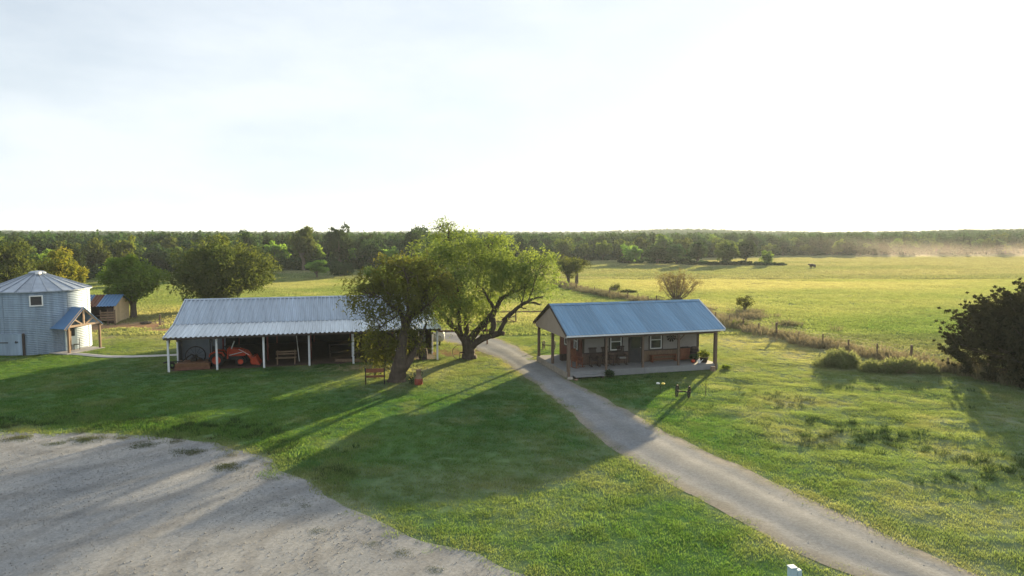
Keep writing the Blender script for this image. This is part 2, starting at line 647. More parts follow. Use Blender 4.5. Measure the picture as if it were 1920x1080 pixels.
def worn_drive(m):
    n, l = m.node_tree.nodes, m.node_tree.links
    b = n['Principled BSDF']
    src = b.inputs['Base Color'].links[0].from_socket
    a = n.new('ShaderNodeAttribute')
    a.attribute_name = 'across'
    g = n.new('ShaderNodeNewGeometry')
    z = n.new('ShaderNodeTexNoise')
    z.inputs['Scale'].default_value = .9
    z.inputs['Detail'].default_value = 6
    l.new(g.outputs['Position'], z.inputs['Vector'])
    ad = n.new('ShaderNodeMath'); ad.operation = 'MULTIPLY_ADD'
    ad.inputs[1].default_value = .22
    l.new(z.outputs['Fac'], ad.inputs[0])
    sb = n.new('ShaderNodeMath'); sb.operation = 'SUBTRACT'
    sb.inputs[1].default_value = .11
    l.new(ad.outputs[0], sb.inputs[0])
    l.new(a.outputs['Fac'], ad.inputs[2])
    r = n.new('ShaderNodeValToRGB')
    e = r.color_ramp.elements
    e[0].position, e[0].color = .0, (1.15, 1.0, .8, 1)
    e[1].position, e[1].color = 1.0, (1.15, 1.0, .8, 1)
    for p_, c_ in ((.10, (1.0, .92, .8)), (.20, (1.03, 1.03, 1.03)), (.34, (1.04, 1.04, 1.04)), (.5, (.91, .905, .89)), (.66, (1.04, 1.04, 1.04)), (.80, (1.03, 1.03, 1.03)), (.90, (1.0, .92, .8))):
        q = e.new(p_)
        q.color = (*c_, 1)
    l.new(sb.outputs[0], r.inputs['Fac'])
    k = n.new('ShaderNodeMix'); k.data_type = 'RGBA'; k.blend_type = 'MULTIPLY'
    k.inputs['Factor'].default_value = 1
    l.new(src, k.inputs['A'])
    l.new(r.outputs['Color'], k.inputs['B'])
    l.new(k.outputs['Result'], b.inputs['Base Color'])
def tyre_arcs(m):
    n, l = m.node_tree.nodes, m.node_tree.links
    b = n['Principled BSDF']
    src = b.inputs['Base Color'].links[0].from_socket
    g = n.new('ShaderNodeNewGeometry')
    prev = src
    for loc, sc_, d in (((19, -31, 0), .021, 2.0), ((3, -19, 0), .03, 2.5)):
        mp_ = n.new('ShaderNodeMapping')
        mp_.inputs['Location'].default_value = loc
        l.new(g.outputs['Position'], mp_.inputs['Vector'])
        w = n.new('ShaderNodeTexWave')
        w.wave_type = 'RINGS'
        w.rings_direction = 'Z'
        w.inputs['Scale'].default_value = sc_ * 6
        w.inputs['Distortion'].default_value = d
        w.inputs['Detail'].default_value = 3
        w.inputs['Detail Scale'].default_value = .4
        l.new(mp_.outputs['Vector'], w.inputs['Vector'])
        r = n.new('ShaderNodeValToRGB')
        r.color_ramp.elements[0].position = .78
        r.color_ramp.elements[0].color = (1, 1, 1, 1)
        r.color_ramp.elements[1].position = .97
        r.color_ramp.elements[1].color = (.84, .83, .82, 1)
        l.new(w.outputs['Fac'], r.inputs['Fac'])
        k = n.new('ShaderNodeMix'); k.data_type = 'RGBA'; k.blend_type = 'MULTIPLY'
        k.inputs['Factor'].default_value = .8
        l.new(prev, k.inputs['A'])
        l.new(r.outputs['Color'], k.inputs['B'])
        prev = k.outputs['Result']
    l.new(prev, b.inputs['Base Color'])
gravelmat('drive_gravel', (.142, .155, .168), (.178, .187, .196), (.220, .224, .227))
worn_drive(MATS['drive_gravel'])
tyre_arcs(MATS['lot_gravel'])
mat('pebble', (.30, .298, .29), .95, 0, .4, 2)

# ------------------------------------------------------------------ land layout
ROAD_L = [(19, 4), (12.5, 12.5), (8.99, 17.3), (8.1, 18.35), (7.25, 20.43), (6.23, 22.79), (4.95, 25.75), (3.91, 28.78), (2.75, 34.63), (1.57, 39.54), (0, 45.1), (-1.3, 49.0), (-2.6, 52), (-4.6, 55), (-7.2, 58), (-11.5, 61.5), (-16, 65)]
ROAD_R = [(23, 6), (16, 13), (12.22, 17.3), (11.46, 19.16), (10.46, 21.66), (9.17, 24.87), (7.71, 28.41), (6.23, 32.59), (4.98, 36.92), (3.6, 41.0), (2.6, 45.1), (1.55, 49.04), (.6, 53), (-1.0, 57.5), (-4, 61.5), (-9, 65.5), (-14, 69)]
LOT_EDGE = [(-60, 31.5), (-45, 31), (-32, 30.7), (-23.24, 30.36), (-18.3, 30.2), (-15.64, 29.71), (-12.25, 28.41), (-9.82, 26.69), (-7.8, 24.32), (-5.69, 22.1), (-3.95, 20.43), (-1.9, 18.95), (.1, 17.75), (2.4, 15.9), (4, 12.5), (6, 8), (7, 2), (7, -20)]
FENCE = [(7.5, 122), (10.87, 106.6), (13.8, 97), (17.65, 86.5), (20.96, 68.3), (22.93, 59.4), (25.0, 53.7), (26.74, 49.0), (28.55, 45.1), (31.5, 38)]

def densify(line, step, jit, seed):
    out = []
    for (x0, y0), (x1, y1) in zip(line[:-1], line[1:]):
        L = math.hypot(x1 - x0, y1 - y0)
        k = max(1, int(L / step))
        for i in range(k):
            t = i / k
            out.append((x0 + (x1 - x0) * t, y0 + (y1 - y0) * t))
    out.append(line[-1])
    a = np.array(out)
    for _ in range(max(1, int(2.0 / step))):      # soften corners
        a[1:-1] = (a[:-2] + a[1:-1] * 2 + a[2:]) / 4
    j = (fbm(a[:, 0], a[:, 1], 1.6, seed, 3) - .5) * 2 * jit
    j2 = (fbm(a[:, 0], a[:, 1], 1.6, seed + 9, 3) - .5) * 2 * jit
    a[:, 0] += j
    a[:, 1] += j2
    return [tuple(p) for p in a]

RL = densify(ROAD_L, .25, .20, 51)
RR = densify(ROAD_R, .25, .20, 61)
LE = densify(LOT_EDGE, .25, .38, 71)
ROAD_POLY = RL + RR[::-1]
LOT_POLY = LE + [(-60, -20)]
HA, HT = (3.42, 41.75), R(16.0)      # house corner and heading
BA, BT = (-22.25, 43.7), R(14.5)     # barn corner and heading
SILO = (-36.9, 53.0)
def hw(x, y, z=0): return (HA[0] + x * math.cos(HT) - y * math.sin(HT), HA[1] + x * math.sin(HT) + y * math.cos(HT), z)
def bw(x, y, z=0): return (BA[0] + x * math.cos(BT) - y * math.sin(BT), BA[1] + x * math.sin(BT) + y * math.cos(BT), z)
HOUSE_POLY = [hw(-.05, -.05)[:2], hw(10.65, -.05)[:2], hw(10.65, 6.1)[:2], hw(-.05, 6.1)[:2]]
BARN_POLY = [bw(-.1, .3)[:2], bw(17.6, .3)[:2], bw(17.6, 11)[:2], bw(-.1, 11)[:2]]
PATH = [(-33.2, 50.6), (-31.4, 50.0), (-29.8, 49.2), (-27.6, 49.2), (-25.2, 49.8), (-22.9, 50.6)]

def masks(x, y):
    """dry, lush, dirt of the land at x, y"""
    x, y = np.asarray(x, float), np.asarray(y, float)
    n1, n2, n3 = fbm(x, y, 12, 1), fbm(x, y, 3, 2), fbm(x, y * 2.6, 45, 5)
    pasture = ((x > np.interp(y, [38, 45, 49, 59, 68, 86, 106, 122, 170], [31.5, 28.5, 26.7, 22.9, 21, 17.6, 10.9, 7.5, -2])) & (y > 38)) | (y > 170)
    lawn_dry = .06 + .26 * sstep(.42, .75, n1) + .22 * sstep(.55, .8, fbm(x, y, 1.7, 12, 3)) + .08 * sstep(.5, .8, n2)
    # more of the dry colour round the mesquites, along the drive and behind the barn
    lawn_dry = lawn_dry + .62 * np.exp(-(((x + 5.5) / 5.0) ** 2 + ((y - 43.6) / 4.2) ** 2)) * (.55 + .8 * n2)
    lawn_dry = lawn_dry + .42 * sstep(46, 58, y) * (.5 + .7 * n1)
    lawn_dry = lawn_dry + .40 * sstep(54, 60, y) * sstep(-12, -20, x) * sstep(90, 75, y) * (.4 + n2)
    lawn_dry = lawn_dry + .34 * sstep(7, 14, x) * (.35 + n2) * (y < 60)  # right lawn paler: its sunlight put into the dry colour
    dr = np.minimum(dpoly(x, y, RL[::4]), dpoly(x, y, RR[::4]))
    lawn_dry = lawn_dry + .45 * np.exp(-(dr / .55) ** 2) * (.3 + n2) + .35 * np.exp(-(dpoly(x, y, LE[::4]) / .6) ** 2) * (.3 + n2)
    field_dry = .74 + .55 * (n3 - .5) * 2 + .35 * (fbm(x, y * 5, 60, 15) - .5) + .22 * (n1 - .5)
    field_dry = field_dry + .30 * np.exp(-(((x - 26) / 22) ** 2 + ((y - 116) / 20) ** 2))
    field_dry = field_dry + .25 * sstep(165, 215, y)
    field_dry = field_dry - .18 * np.exp(-(((y - 78) / 20) ** 2)) * (x > 26)
    dry = np.where(pasture, field_dry, lawn_dry)
    lush = np.clip(.15 + .9 * sstep(.35, .7, fbm(x, y, 6, 8)) * .6 + .35 * (y > 60), 0, 1)
    dirt = .85 * np.exp(-(((x + 4.2) / 3.0) ** 2 + ((y - 51.0) / 2.6) ** 2)) * sstep(.3, .6, n2 + .15)
    dirt = dirt + 1.25 * np.exp(-(((x + 34) / 12) ** 2 + ((y - 63.5) / 6.5) ** 2)) * sstep(.25, .5, n2 * .5 + n1 * .5)
    dirt = dirt + .55 * np.exp(-(((x + 9.5) / 3) ** 2 + ((y - 45.2) / 1.3) ** 2))
    dirt = dirt + .30 * np.exp(-(((x - 30) / 16) ** 2 + ((y - 118) / 7) ** 2)) * sstep(.4, .6, n1)
    dirt = dirt + .5 * inpoly(x, y, BARN_POLY)
    dirt = dirt + .5 * np.exp(-(((x - 16.2) / 1.2) ** 2 + ((y - 23.8) / .8) ** 2)) * (n2 > .45)
    return np.clip(dry, 0, 1), lush, np.clip(dirt, 0, 1)

# ground: one sheet, fine near and coarse far
def axis(segs):
    out = [segs[0][0]]
    for a, b_, s in segs:
        k = max(1, round((b_ - a) / s))
        out += [a + (b_ - a) * (i + 1) / k for i in range(k)]
    return np.array(out)
gx = axis([(-3200, -1200, 200), (-1200, -300, 60), (-300, -80, 11), (-80, -45, 2.5), (-45, 45, .55), (45, 90, 2), (90, 320, 8), (320, 1200, 60), (1200, 3200, 200)])
gy = axis([(-120, 10, 10), (10, 75, .55), (75, 130, 1.5), (130, 300, 5), (300, 1000, 30), (1000, 3400, 160)])
X, Y = np.meshgrid(gx, gy)
nx, ny = len(gx), len(gy)
idx = np.arange(nx * ny).reshape(ny, nx)
F = np.stack([idx[:-1, :-1], idx[:-1, 1:], idx[1:, 1:], idx[1:, :-1]], -1).reshape(-1, 4)
dry, lush, dirt = masks(X.ravel(), Y.ravel())
ground = link('ground', npmesh('ground', np.stack([X.ravel(), Y.ravel(), Hh(X, Y).ravel()], 1), F, dict(dry=dry, lush=lush, dirt=dirt), True), MATS['ground'])
tag(ground, kind='structure')

def sheet(name, poly, z, m, label=None):
    import bmesh
    bm = bmesh.new()
    vs_ = [bm.verts.new((x, y, z)) for x, y in poly]
    f = bm.faces.new(vs_)
    bmesh.ops.triangulate(bm, faces=[f])
    bmesh.ops.recalc_face_normals(bm, faces=bm.faces)
    me = bpy.data.meshes.new(name)
    bm.to_mesh(me)
    bm.free()
    if len(me.polygons) and me.polygons[0].normal.z < 0:
        me.flip_normals()
    o = link(name, me, m)
    tag(o, kind='structure')
    return o
def strip(name, A, B, z, m):
    """ribbon between two edge lines of different length"""
    def res(L, k):
        L = np.array(L)
        s = np.r_[0, np.cumsum(np.hypot(*np.diff(L, axis=0).T))]
        t = np.linspace(0, s[-1], k)
        return np.stack([np.interp(t, s, L[:, 0]), np.interp(t, s, L[:, 1])], 1)
    k = 320
    a, c = res(A, k), res(B, k)
    V, AC = [], []
    q = 15
    for i in range(k):
        for j in range(q):
            t = j / (q - 1)
            p = a[i] * (1 - t) + c[i] * t
            zz = z + .05 * math.sin(PI * t) - .03 * (math.exp(-((t - .27) / .09) ** 2) + math.exp(-((t - .73) / .09) ** 2)) + (.0 if 0 < j < q - 1 else -.0)
            V.append((p[0], p[1], zz + float(Hh(p[0], p[1]))))
            AC.append(t)
    id_ = np.arange(k * q).reshape(k, q)
    Fq = np.stack([id_[:-1, :-1], id_[:-1, 1:], id_[1:, 1:], id_[1:, :-1]], -1).reshape(-1, 4)[:, ::-1]
    o = link(name, npmesh(name, V, Fq, dict(across=AC), True), m)
    return tag(o, kind='structure')
strip('driveway', RL, RR, .012, MATS['drive_gravel'])
sheet('gravel_lot', LOT_POLY, .010, MATS['lot_gravel'])
pw = np.array(densify(PATH, .4, .05, 5))
strip('footpath', [tuple(p + np.array((0.05, -.42))) for p in pw], [tuple(p + np.array((-.05, .42))) for p in pw], .03, MATS['concrete'])

# ------------------------------------------------------------------ scatter: protos and loose points in one mesh, instanced by geometry nodes
def scatter(name, protos, P, rz, sc, var, m, attrs=None, tilt=None):
    V, Fc, pv, tint = [], [], [], []
    off = 0
    for i, (v, f, t) in enumerate(protos):
        V.append(v); Fc.append(np.asarray(f) + off); pv.append(np.full(len(v), float(i))); tint.append(t)
        off += len(v)
    N = len(P)
    V.append(P); pv.append(np.full(N, -1.0)); tint.append(np.zeros(N))
    z0 = np.zeros(off)
    at = dict(pv=np.concatenate(pv), tint=np.concatenate(tint), rz=np.r_[z0, rz], sc=np.r_[z0, sc], vi=np.r_[z0, var])
    for k, v in (attrs or {}).items():
        at[k] = np.r_[z0, v]
    me = npmesh(name, np.concatenate(V), np.concatenate(Fc), at)
    o = link(name, me, m)
    ng = bpy.data.node_groups.new(name, 'GeometryNodeTree')
    ng.interface.new_socket('Geometry', in_out='INPUT', socket_type='NodeSocketGeometry')
    ng.interface.new_socket('Geometry', in_out='OUTPUT', socket_type='NodeSocketGeometry')
    n, l = ng.nodes, ng.links
    gi, go = n.new('NodeGroupInput'), n.new('NodeGroupOutput')
    def named(a):
        q = n.new('GeometryNodeInputNamedAttribute')
        q.data_type = 'FLOAT'
        q.inputs['Name'].default_value = a
        return q.outputs['Attribute']
    def near(a, val):
        c = n.new('FunctionNodeCompare')
        c.data_type = 'FLOAT'
        c.operation = 'EQUAL'
        c.inputs['B'].default_value = val
        c.inputs['Epsilon'].default_value = .1
        l.new(named(a), c.inputs['A'])
        return c.outputs['Result']
    def sep(val):
        s = n.new('GeometryNodeSeparateGeometry')
        s.domain = 'POINT'
        l.new(gi.outputs[0], s.inputs['Geometry'])
        l.new(near('pv', val), s.inputs['Selection'])
        return s.outputs['Selection']
    mp_ = n.new('GeometryNodeMeshToPoints')
    l.new(sep(-1.0), mp_.inputs['Mesh'])
    cx = n.new('ShaderNodeCombineXYZ')
    l.new(named('rz'), cx.inputs['Z'])
    jn = n.new('GeometryNodeJoinGeometry')
    for i in range(len(protos)):
        ip = n.new('GeometryNodeInstanceOnPoints')
        l.new(mp_.outputs['Points'], ip.inputs['Points'])
        l.new(near('vi', float(i)), ip.inputs['Selection'])
        l.new(sep(float(i)), ip.inputs['Instance'])
        l.new(cx.outputs[0], ip.inputs['Rotation'])
        l.new(named('sc'), ip.inputs['Scale'])
        l.new(ip.outputs['Instances'], jn.inputs['Geometry'])
    l.new(jn.outputs['Geometry'], go.inputs[0])
    md = o.modifiers.new('scatter', 'NODES')
    md.node_group = ng
    return o

def tuft(nb, rad, h, w, seed, bend=.5):
    r = np.random.default_rng(seed)
    V, Fc = [], []
    for i in range(nb):
        a, q = r.uniform(0, 2 * PI), rad * math.sqrt(r.uniform(0, 1))
        bx, by = q * math.cos(a), q * math.sin(a)
        hh = h * r.uniform(.55, 1.15)
        fa = r.uniform(0, 2 * PI)
        px, py = -math.sin(fa) * w / 2, math.cos(fa) * w / 2
        lean = hh * bend * r.uniform(.3, 1.2)
        la = a + r.uniform(-1, 1)
        mx_, my_ = bx + lean * .35 * math.cos(la), by + lean * .35 * math.sin(la)
        tx, ty = bx + lean * math.cos(la), by + lean * math.sin(la)
        b0 = len(V)
        V += [(bx - px, by - py, 0), (bx + px, by + py, 0), (mx_ + px * .8, my_ + py * .8, hh * .6), (mx_ - px * .8, my_ - py * .8, hh * .6), (tx, ty, hh)]
        Fc += [(b0, b0 + 1, b0 + 2), (b0, b0 + 2, b0 + 3), (b0 + 3, b0 + 2, b0 + 4)]
    return np.array(V), np.array(Fc), r.uniform(0, 1, len(V))

def pts_in(x0, x1, y0, y1, dens, view=1.15, pad=4):
    k = int((x1 - x0) * (y1 - y0) * dens)
    x, y = RNG.uniform(x0, x1, k), RNG.uniform(y0, y1, k)
    keep = np.abs(x) < .75 * y * view / 1.15 + pad
    return x[keep], y[keep]

BUILT = [HOUSE_POLY, BARN_POLY]
def clear_of(x, y, soft=.25):
    # ragged margin: the grass creeps a little way over the gravel
    creep = .42 * RNG.uniform(0, 1, len(x)) ** 2.2 * (.3 + 1.4 * sstep(.35, .7, fbm(x, y, .9, 140, 3)))
    de = np.minimum(np.minimum(dpoly(x, y, RL[::3]), dpoly(x, y, RR[::3])), dpoly(x, y, LE[::3]))
    ok = ~inpoly(x, y, ROAD_POLY) & ~inpoly(x, y, LOT_POLY) & (de > .10 * RNG.uniform(0, 1, len(x))) | (de < creep)
    for p in BUILT:
        ok &= ~inpoly(x, y, p)
    ok &= np.hypot(x - SILO[0], y - SILO[1]) > 3.5
    ok &= dpoly(x, y, PATH) > .5
    return ok

def grow(name, x, y, protos, sc, label, extra_dry=0, cat='grass', dirt_cut=True, mname='grass_blade'):
    d, lu, di = masks(x, y)
    if dirt_cut:
        k = RNG.uniform(0, 1, len(x)) > di * 1.05
        x, y, d, lu, sc = x[k], y[k], d[k], lu[k], sc[k]
    P = np.stack([x, y, Hh(x, y) - .01], 1)
    o = scatter(name, protos, P, RNG.uniform(0, 2 * PI, len(x)), sc, RNG.integers(0, len(protos), len(x)).astype(float), MATS[mname],
                dict(dry=np.clip(d + extra_dry + RNG.normal(0, .06, len(x)), 0, 1), lush=np.clip(lu + RNG.normal(0, .15, len(x)), 0, 1)))
    tag(o, label, cat, kind='stuff')
    return o

near_t = [tuft(44, .22, .066, .0115, 10 + i) for i in range(4)]
x, y = pts_in(-52, 52, 15.5, 62, 27)
k = clear_of(x, y) & (x < np.interp(y, [38, 45, 49, 59, 68], [31.5, 28.5, 26.7, 22.9, 21]) + 3)
x, y = x[k], y[k]
sc = .66 + 1.0 * fbm(x, y, 1.6, 33, 3) ** 1.7 + .18 * RNG.normal(0, 1, len(x)).clip(-1, 2)
bank = np.exp(-((dpoly(x, y, LOT_EDGE) - 1.2) / 1.3) ** 2) * (x < -6)
sc = sc * (1 + .9 * bank * fbm(x, y, 1.5, 39))
grow('lawn_grass', x, y, near_t, sc, 'short green mown grass of the lawn round the barn and porch house')

mid_t = [tuft(30, .5, .15, .045, 30 + i, .6) for i in range(4)]
x, y = pts_in(-110, 115, 60, 135, 5.0)
k = clear_of(x, y)
x, y = x[k], y[k]
grow('meadow_grass', x, y, mid_t, .8 + .7 * fbm(x, y, 5, 35, 3), 'yellow green grass of the open ground behind the buildings')
x, y = pts_in(24, 70, 38, 60, 6.0)
k = x > np.interp(y, [38, 45, 49, 59, 68], [31.5, 28.5, 26.7, 22.9, 21]) + 1
grow('pasture_grass', x[k], y[k], mid_t, .8 + .7 * fbm(x[k], y[k], 5, 35, 3), 'tall yellow green grass just beyond the wire fence', .05, mname='field_blade')
far_t = [tuft(34, 1.25, .30, .13, 50 + i, .7) for i in range(4)]
x, y = pts_in(-210, 225, 133, 290, .9)
grow('field_grass', x, y, far_t, .7 + .8 * fbm(x, y * 2, 12, 37, 3), 'straw coloured grass of the far hay field', .06, mname='field_blade')

# rough weeds: patch at the right, bank of the lot, fence row
weed_t = [tuft(30, .30, .36, .03, 70 + i, .8) for i in range(4)]
x, y = pts_in(8, 40, 17, 46, 9)
w = np.exp(-((dpoly(x, y, [(13.5, 33), (17, 27), (20, 22.5), (23, 17.5)]) / 3.2) ** 2)) * .6 * sstep(.45, .65, fbm(x, y, 2.4, 90, 3)) + .04 * sstep(.55, .7, fbm(x, y, 5, 95, 3))
k = (RNG.uniform(0, 1, len(x)) < w) & clear_of(x, y)
x, y = x[k], y[k]
grow('rough_weeds', x, y, weed_t, .32 + .42 * RNG.uniform(0, 1, len(x)), 'rough dark green weeds in the grass right of the drive', -.4, 'weeds', mname='weed_blade')
x, y = pts_in(-40, 2, 17, 36, 10)
w = np.exp(-((dpoly(x, y, LOT_EDGE) - 1.6) / 1.1) ** 2) * sstep(.35, .6, fbm(x, y, 1.6, 97, 3)) * sstep(-5, -9, x) * .8
k = (RNG.uniform(0, 1, len(x)) < w) & clear_of(x, y)
grow('bank_weeds', x[k], y[k], weed_t, .35 + .35 * RNG.uniform(0, 1, k.sum()), 'clumpy dark green weeds along the edge of the gravel lot', -.2, 'weeds', mname='weed_blade')
x, y = pts_in(5, 36, 38, 125, 9)
fd = dpoly(x, y, FENCE)
w = np.exp(-(fd / .95) ** 2) * (.55 + .5 * sstep(.35, .6, fbm(x, y, 3, 99, 3))) + .6 * np.exp(-(((x - 24.5) / 2.6) ** 2 + ((y - 71) / 7) ** 2)) * sstep(.4, .6, fbm(x, y, 3, 101, 3))
k = RNG.uniform(0, 1, len(x)) < w
grow('fence_row_weeds', x[k], y[k], weed_t, .9 + 1.3 * RNG.uniform(0, 1, k.sum()), 'tall pale dry weeds standing along the wire fence', .25, 'weeds', mname='weed_blade')

# small tufts and weeds growing in the gravel
spots = [(-21.6, 29.4, .9), (-18.6, 29.2, 1.0), (-17.2, 29.5, .7), (-19.6, 28.6, .6), (-15.6, 28.4, .9), (-14.6, 28.9, .7), (-13.2, 27.5, .9), (-12.0, 27.9, .5), (-11.5, 27.0, .55), (-10.9, 25.7, .9), (-10.2, 26.4, .4), (-9.6, 26.1, .45), (-9.0, 24.4, .4), (-7.3, 22.3, .35), (-6.9, 21.9, .35), (-7.6, 22.0, .3), (-5.9, 20.0, .4), (-3.1, 18.6, .45), (-4.1, 19.1, .35), (-2.0, 17.6, .4)]
bx, by, bs = [], [], []
for (sx, sy, r_) in spots:
    k_ = int(60 * r_ * r_) + 4
    bx += list(RNG.normal(sx, r_ * .32, k_)); by += list(RNG.normal(sy, r_ * .22, k_)); bs += list(RNG.uniform(.55, 1.35, k_) * (.4 + .6 * r_))
grow('gravel_weeds', np.array(bx), np.array(by), near_t, np.array(bs), 'small dark weed tufts growing out of the gravel lot', .1, 'weeds', False, 'weed_blade')

# loose stones on gravel
def pebble(seed):
    r = np.random.default_rng(seed)
    v = np.array([(1, 0, 0), (0, 1, 0), (-1, 0, 0), (0, -1, 0), (0, 0, .75), (0, 0, -.4), (.6, .6, .45), (-.6, -.5, .5)]) * r.uniform(.7, 1.2, (8, 3))
    f = np.array([(0, 6, 4), (6, 1, 4), (1, 2, 4), (2, 7, 4), (7, 3, 4), (3, 0, 4), (0, 1, 6), (2, 3, 7), (0, 5, 1), (1, 5, 2), (2, 5, 3), (3, 5, 0)])
    return v * .02, f, r.uniform(0, 1, 8)
x, y = pts_in(-26, 16, 15.5, 46, 95, 1.15, 3)
onr, onl = inpoly(x, y, ROAD_POLY), inpoly(x, y, LOT_POLY)
k = (onr | onl) & (RNG.uniform(0, 1, len(x)) < .35 + .65 * sstep(.45, .7, fbm(x, y, 2.5, 120, 4)))
x, y = x[k], y[k]
o = scatter('gravel_stones', [pebble(i) for i in range(4)], np.stack([x, y, Hh(x, y) + .02], 1), RNG.uniform(0, 6.28, len(x)), RNG.lognormal(-.35, .38, len(x)) * np.where(inpoly(x, y, ROAD_POLY), .72, 1), RNG.integers(0, 4, len(x)).astype(float), MATS['pebble'])
tag(o, 'loose grey stones lying on the gravel', 'gravel', kind='stuff')

# ------------------------------------------------------------------ corrugated roofing
def rib_panel(w, length, ribs, rise=.06, th=.006, n_len=1):
    """sheet: x across, y down the slope from 0 to length, z up; trapezoid ribs"""
    px = [0]
    pz = [0]
    p = w / ribs
    for i in range(ribs):
        c = p * (i + .5)
        px += [c - rise * 1.5, c - rise * .6, c + rise * .6, c + rise * 1.5]
        pz += [0, rise, rise, 0]
    px.append(w); pz.append(0)
    m = MB()
    k = len(px)
    v = []
    for j in (0, length):
        v += [(px[i], j, pz[i]) for i in range(k)]
    for j in (0, length):
        v += [(px[i], j, pz[i] - th) for i in range(k)]
    f = []
    for i in range(k - 1):
        f += [(i, i + 1, k + i + 1, k + i), (2 * k + i, 3 * k + i, 3 * k + i + 1, 2 * k + i + 1)]
        f += [(i, 2 * k + i, 2 * k + i + 1, i + 1), (k + i, k + i + 1, 3 * k + i + 1, 3 * k + i)]
    f += [(0, k, 3 * k, 2 * k), (k - 1, 3 * k - 1, 4 * k - 1, 2 * k - 1)]
    m.add(v, f)
    me = bpy.data.meshes.new('roof_panel')
    me.from_pydata(m.v, [], m.f)
    me.update()
    return me

def lay_roof(parent, x0, x1, y_top, z_top, y_bot, z_bot, pw, ribs, m, skip=(), rise=.06):
    cnt = round((x1 - x0) / pw)
    w = (x1 - x0) / cnt
    dy, dz = y_bot - y_top, z_bot - z_top
    L = math.hypot(dy, dz)
    ex, ey = Vector((1, 0, 0)), Vector((0, dy / L, dz / L))
    ez = ex.cross(ey)
    me = rib_panel(w, L, ribs, rise)
    me.materials.append(m)
    if ez.z < 0:
        ex = -ex
        ez = ex.cross(ey)
    for i in range(cnt):
        if i in skip:
            continue
        o = bpy.data.objects.new('roof_panel', me)
        COL.objects.link(o)
        o.parent = parent
        xo = x0 + i * w + (w if ex.x < 0 else 0)
        jit = random.uniform(-.004, .004)
        M = Matrix((( ex.x, ey.x, ez.x, xo), (ex.y, ey.y, ez.y, y_top), (ex.z, ey.z, ez.z, z_top + jit), (0, 0, 0, 1)))
        o.matrix_local = M

# ------------------------------------------------------------------ long open barn
barn = thing('open_barn', 'long open-fronted barn with ribbed metal roof on white posts', 'barn', (*BA, 0), BT)
BL, RY, RZ, KY, KZ, EY, EZ = 17.5, 6.85, 4.08, 2.7, 2.74, -.32, 2.27
lay_roof(barn, -.2, BL + .2, RY, RZ, KY, KZ, .90, 3, MATS['barn_roof'])
lay_roof(barn, -.2, BL + .2, KY + .06, KZ - .02, EY, EZ, .90, 3, MATS['galvanised'])
lay_roof(barn, -.2, BL + .2, RY, RZ, 10.9, 2.7, .90, 3, MATS['barn_roof'])
obj('ridge_cap', MB().add([(-.22, RY - .22, RZ - .02), (BL + .22, RY - .22, RZ - .02), (BL + .22, RY, RZ + .06), (-.22, RY, RZ + .06), (-.22, RY + .22, RZ - .02), (BL + .22, RY + .22, RZ - .02)], [(0, 1, 2, 3), (3, 2, 5, 4)]), MATS['barn_roof'], barn)
bay = BL / 6
for i in range(7):
    obj('post', MB().tube([(i * bay, 0, -.2), (i * bay, 0, 2.24)], .068, 10), MATS['white_post'], barn, smooth=False)
for i in range(7):
    obj('post', MB().tube([(i * bay, 2.7, -.2), (i * bay, 2.7, 2.62)], .06, 8), MATS['white_post'] if i in (0, 4, 6) else MATS['red_steel'], barn)
for i in range(7):
    obj('post', MB().tube([(i * bay, 10.6, -.2), (i * bay, 10.6, 2.6)], .06, 8), MATS['red_steel'], barn)
for i in range(7):
    obj('rafter', MB().bar((i * bay, -.25, 2.16), (i * bay, KY, 2.62), .06, .12).bar((i * bay, KY, 2.62), (i * bay, RY, 3.84), .06, .14).bar((i * bay, RY, 3.84), (i * bay, 10.8, 2.58), .06, .14), MATS['red_steel'], barn)
for y_, z_ in ((-.22, 2.225), (1.2, 2.43), (2.72, 2.64), (4.0, 3.07), (5.3, 3.48), (8.2, 3.40), (9.6, 2.99)):
    obj('purlin', MB().bar((-.15, y_, z_), (BL + .15, y_, z_), .06, .09), MATS['red_steel'] if y_ > 0 else MATS['dark_trim'], barn)
obj('header_beam', MB().box(-.05, 2.66, 2.28, BL + .05, 2.74, 2.50), MATS['red_steel'], barn)
obj('eave_fascia', MB().box(-.2, EY - .012, EZ - .13, BL + .2, EY + .02, EZ - .012), MATS['dark_trim'], barn)
mat('shaded_soil', (.085, .06, .045), 1, 0, .3, 2, .4, 20)  # floor earth darkened in colour to deepen the shade inside the barn
mat('shade_board', (.028, .024, .024), .9, 0, .3, 4)  # near-black back wall: the barn's inner darkness put into the colour
obj('back_wall', MB().box(.1, 10.64, 0, BL - .1, 10.70, 2.62), MATS['shade_board'], barn)
obj('earth_floor', MB().box(.0, .25, -.2, BL, 10.6, .012), MATS['shaded_soil'], barn)
obj('end_wall', MB().box(BL - .06, 2.9, .0, BL - .02, 10.6, 2.6), MATS['dark_board'], barn)
obj('end_wall', MB().box(.02, 2.8, .0, .06, 10.6, 2.55).add([(.04, 2.8, 2.55), (.04, 10.6, 2.55), (.04, RY, 3.85)], [(0, 1, 2)]), MATS['grey_tin'], barn)
obj('partition_wall', MB().box(.1, 3.6, 0, 2.95, 3.66, 2.6), MATS['grey_tin'], barn)
obj('side_brace', MB().bar((0, .05, 1.55), (0, .75, 2.25), .07), MATS['old_wood'], barn)
obj('side_brace', MB().bar((0, 2.65, 1.6), (0, 1.9, 2.35), .07), MATS['old_wood'], barn)
obj('arched_brace', MB().tube([(BL, 2.6, 1.5), (BL, 2.3, 2.0), (BL, 1.8, 2.25), (BL, 1.3, 2.33)], .045, 6), MATS['post_wood'], barn)
obj('arched_brace', MB().tube([(BL, .1, 1.45), (BL, .35, 1.95), (BL, .8, 2.2)], .045, 6), MATS['post_wood'], barn)
